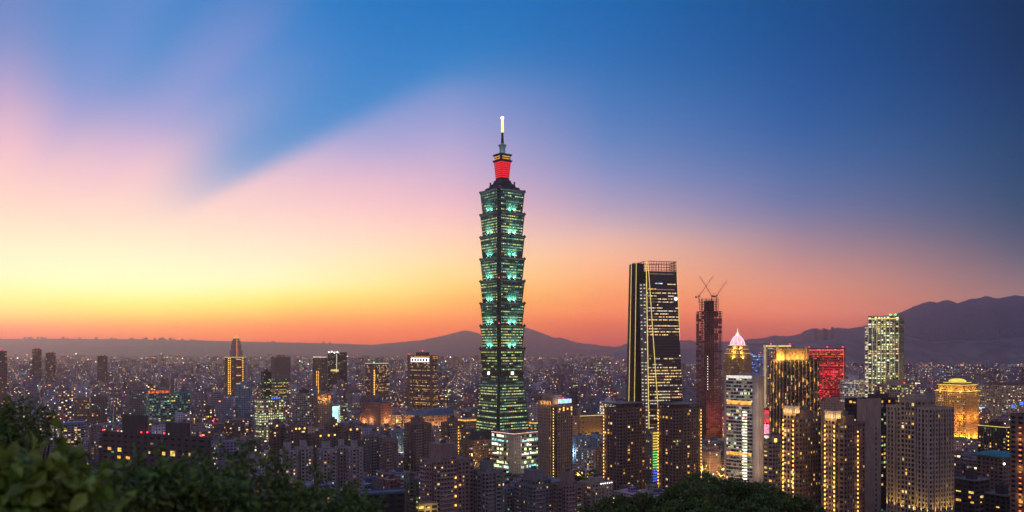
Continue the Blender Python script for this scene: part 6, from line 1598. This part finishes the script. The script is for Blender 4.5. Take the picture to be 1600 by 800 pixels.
def shoots(mb, lf, clumps, k, L_, ln, rg, wr):
    for _ in range(k):
        cx, cyv, cz, rx, ry, rz = rg.choice(clumps); v = rv(rg); v.z = abs(v.z)+.1; v.normalize()
        p_ = Vector((cx+v.x*rx*.8, cyv+v.y*ry*.8, cz+v.z*rz*.8)); d = (v+Vector((0,0,.2))+rv(rg)*.4).normalized(); l_ = L_*rg.uniform(.5,1.3)
        q = p_+d*l_*.6+rv(rg)*l_*.06; e = q+(d+rv(rg)*.3).normalized()*l_*.4
        mb.tube(p_, q, ln*.05, ln*.035, 4); mb.tube(q, e, ln*.035, ln*.015, 4)
        for j in range(int(l_/ln*2.2)+3):
            f = rg.uniform(.1,1); c = p_+(q-p_)*min(1,f/.6) if f < .6 else q+(e-q)*((f-.6)/.4)
            dd = (rv(rg)*.8+d*.4+Vector((0,0,-.25))).normalized(); leaf(lf, c, dd, dd.cross(rv(rg)).normalized(), ln*rg.uniform(.6,1.1), ln*wr*rg.uniform(.6,1.0))
def plant(name, label, cat, base, clumps, n, ln, mat, r0, seed, group=None, trunk='trunk', droop=.6, shell=.55, wr=.5, sh=0, shl=.5):
    rg = random.Random(seed); root = bpy.data.objects.new(name, None); col.objects.link(root); root.location = base; tag(root, label, cat, group)
    cl = [(c[0]-base[0], c[1]-base[1], c[2]-base[2], *c[3:]) for c in clumps]
    cm = crown(cl, n, ln, rg, droop, shell, wr); lm_ = limbs((0,0,0), cl, r0, rg)
    if sh: shoots(lm_, cm, cl, sh, shl, ln, rg, wr)
    cm.build('crown', mat, root); lm_.build(trunk, BARK, root)
    return root
def C(px, py, Y, rpx, rpy, ry=None):
    """crown clump centred on a photo position at distance Y, half-sizes in photo pixels"""
    x, y, z = PX(px, py, Y); return (x, y, z, rpx/F*Y, ry or rpx/F*Y, rpy/F*Y)
# big tree at the left edge
Yt = 13.0
cl = [C(10,690,Yt,62,56), C(45,668,Yt,38,36), C(78,702,Yt+.4,40,34), C(-50,690,Yt+1,70,60), C(60,735,Yt,62,40), C(112,715,Yt+.6,20,26), C(20,645,Yt+.3,28,22), C(118,738,Yt,18,16), C(-30,760,Yt,80,50)]
bx_, by_ = PX(20,700,Yt)[0], Yt
plant('tree', 'dark leafy tree rising at the left edge above the brighter bush', 'tree', (bx_, by_, hill_z(bx_, by_)), cl, 8500, .10, LEAF_M, .16, 3, shell=.45, sh=40, shl=.22)
# broad-leaved bush in the bottom-left corner
Yb = 5.2
cl = [C(20,770,Yb,75,62), C(85,775,Yb,60,55), C(130,800,Yb-.2,48,50), C(-40,780,Yb,70,70), C(60,740,Yb+.3,42,34), C(150,825,Yb,40,40), C(60,840,Yb-.3,120,50)]
bx_, by_ = PX(50,800,Yb)[0], Yb
plant('bush', 'bright broad-leaved bush filling the bottom left corner', 'bush', (bx_, by_, hill_z(bx_, by_)), cl, 3600, .135, LEAF_N, .05, 4, trunk='stem', droop=1.1, shell=.5, wr=.58, sh=14, shl=.2)
# looser bushes along the slope edge
for lb, cs, n, ln, seed, mt in (
  ('loose olive bush right of the bright broad-leaved bush', [(215,778,52,36,7.5),(255,752,40,34,8),(180,800,40,36,7.2),(290,785,48,40,7.8)], 2000, .105, 11, LEAF_M),
  ('airy bush before the near dark office, with light gaps', [(330,765,42,36,8.5),(300,735,28,20,9),(355,790,50,36,8),(372,728,14,26,8.8)], 1300, .09, 12, LEAF_M),
  ('wispy bush with an upright shoot left of the black low building', [(420,775,48,34,9),(385,735,12,34,9.2),(460,790,48,28,8.6),(436,752,16,22,9)], 900, .09, 13, LEAF_M),
  ('low dark bush beside the black low building at the bottom edge', [(515,792,52,26,9.5),(555,800,42,26,9.8),(490,782,24,22,9.2)], 900, .09, 14, LEAF_M)):
    cl = [C(x_, y_, Y_, rx_, ry_) for x_, y_, rx_, ry_, Y_ in cs]; x0, y0 = cl[0][0], cl[0][1]
    plant('bush', lb, 'bush', (x0, y0, hill_z(x0, y0)), cl, n, ln, mt, .05, seed, trunk='stem', shell=.3, group='loose bushes along the slope', sh=22, shl=.3)
# wooded shoulder of the hill at the right
hr = random.Random(31); k_ = 0
prof = [(930,796),(950,780),(975,772),(1000,770),(1025,776),(1045,766),(1062,754),(1085,746),(1105,741),(1130,744),(1155,750),(1178,756),(1200,762),(1225,768),(1250,778),(1275,792)]
HT = []
for row, (Yr, dy_) in enumerate(((205,0),(180,16),(158,34),(138,56))):
    for px, py in prof:
        if row and hr.random() < .25: continue
        px2 = px+hr.uniform(-9,9)+row*3; HT.append((px2, py+dy_+hr.uniform(-3,4), Yr+hr.uniform(-9,9), row))
RW = ['crest','second','third','front']
rowc = {}
for px, py, Y, row in HT:
    x, y, z = PX(px, py, Y); gz = hill_z(x, y); ht = max(6.0, z-gz); w = hr.uniform(17,25)/F*Y
    cl = [(x, y, z-w*.75, w, w, w*.75)] + [(x+hr.uniform(-.75,.75)*w, y+hr.uniform(-.6,.6)*w, z-w*hr.uniform(.7,1.25), w*.6, w*.6, w*.5) for _ in range(4)]
    rowc[row] = rowc.get(row, 0)+1; n_ = rowc[row]
    plant('tree', '%s tree from the left in the %s row of the wooded hill shoulder' % (['first','second','third','fourth','fifth','sixth','seventh','eighth','ninth','tenth','eleventh','twelfth','thirteenth','fourteenth','fifteenth','sixteenth'][n_-1], RW[row]), 'tree', (x, y, gz), cl, 1500, .75, LEAF_F, .25, k_+50, 'trees on the wooded hill shoulder', shell=.6, droop=.3, wr=.6)
    k_ += 1
# street and park trees among the blocks
proto = None
def city_tree(x, y, s, label, group, sd):
    global proto
    if proto is None:
        cl = [(0,0,7.5,3.4,3.4,2.6),(1.8,.6,6.4,2.4,2.4,1.9),(-1.9,-.5,6.6,2.4,2.4,1.9),(.2,1.8,6.9,2.2,2.2,1.8),(-.4,-1.9,6.3,2.3,2.3,1.7)]
        proto = plant('tree', label, 'tree', (0,0,0), cl, 1400, .9, LEAF_F, .25, 9, group, shell=.55, droop=.3, wr=.6); r_ = proto
    else:
        r_ = proto.copy(); col.objects.link(r_)
        for ch in list(proto.children):
            c_ = ch.copy(); col.objects.link(c_); c_.parent = r_
    r_['label'] = label; r_['group'] = group
    r_.location = (x, y, 0); r_.scale = (s, s, s*random.Random(sd).uniform(.85,1.2)); r_.rotation_euler = (0,0,sd*1.7)
tr_ = random.Random(8); sd = 0
for place, px0, px1, Y0, Y1, n in (('in the amber-lit clump right of the white office with lit bands',792,806,835,900,4),('in the amber-lit clump between the grey balconied tower and the white office',738,772,860,925,9),('in the dark clump right of the slim tower with the blue billboard',894,940,830,900,9),
    ('in the clump left of the small red-brown house',566,602,690,800,9),('in the park below the glowing gold tower',1490,1530,950,1180,14),('in the clump between the yellow-green office and the amber-lamped row',398,440,960,1040,6),('in the clump right of the right twin tower',1096,1130,880,980,8),('in the dark park behind the light blue office',880,940,1500,1750,16),('in the amber clump left of the brown block by the mall',672,692,1000,1100,6)):
    for k in range(n):
        px = tr_.uniform(px0, px1); Y = tr_.uniform(Y0, Y1); x, y = gx(px, Y); ok = True
        for (cx, cyv, ps, ha, hb) in HERO:
            if ps is None: ok = ok and math.hypot(x-cx, y-cyv) > ha*.55+4
            else:
                c_, s_ = math.cos(ps), math.sin(ps); lx, ly = (x-cx)*c_+(y-cyv)*s_, -(x-cx)*s_+(y-cyv)*c_
                if abs(lx) < ha/2+4 and abs(ly) < hb/2+4: ok = False
        for i in own:
            q = cands[i]
            if math.hypot(x-q[0], y-q[1]) < max(q[2], q[3])*.6+3: ok = False; break
        if ok: city_tree(x, y, tr_.uniform(.9,1.5), 'dark leafy tree '+place, 'trees '+place, sd); sd += 1
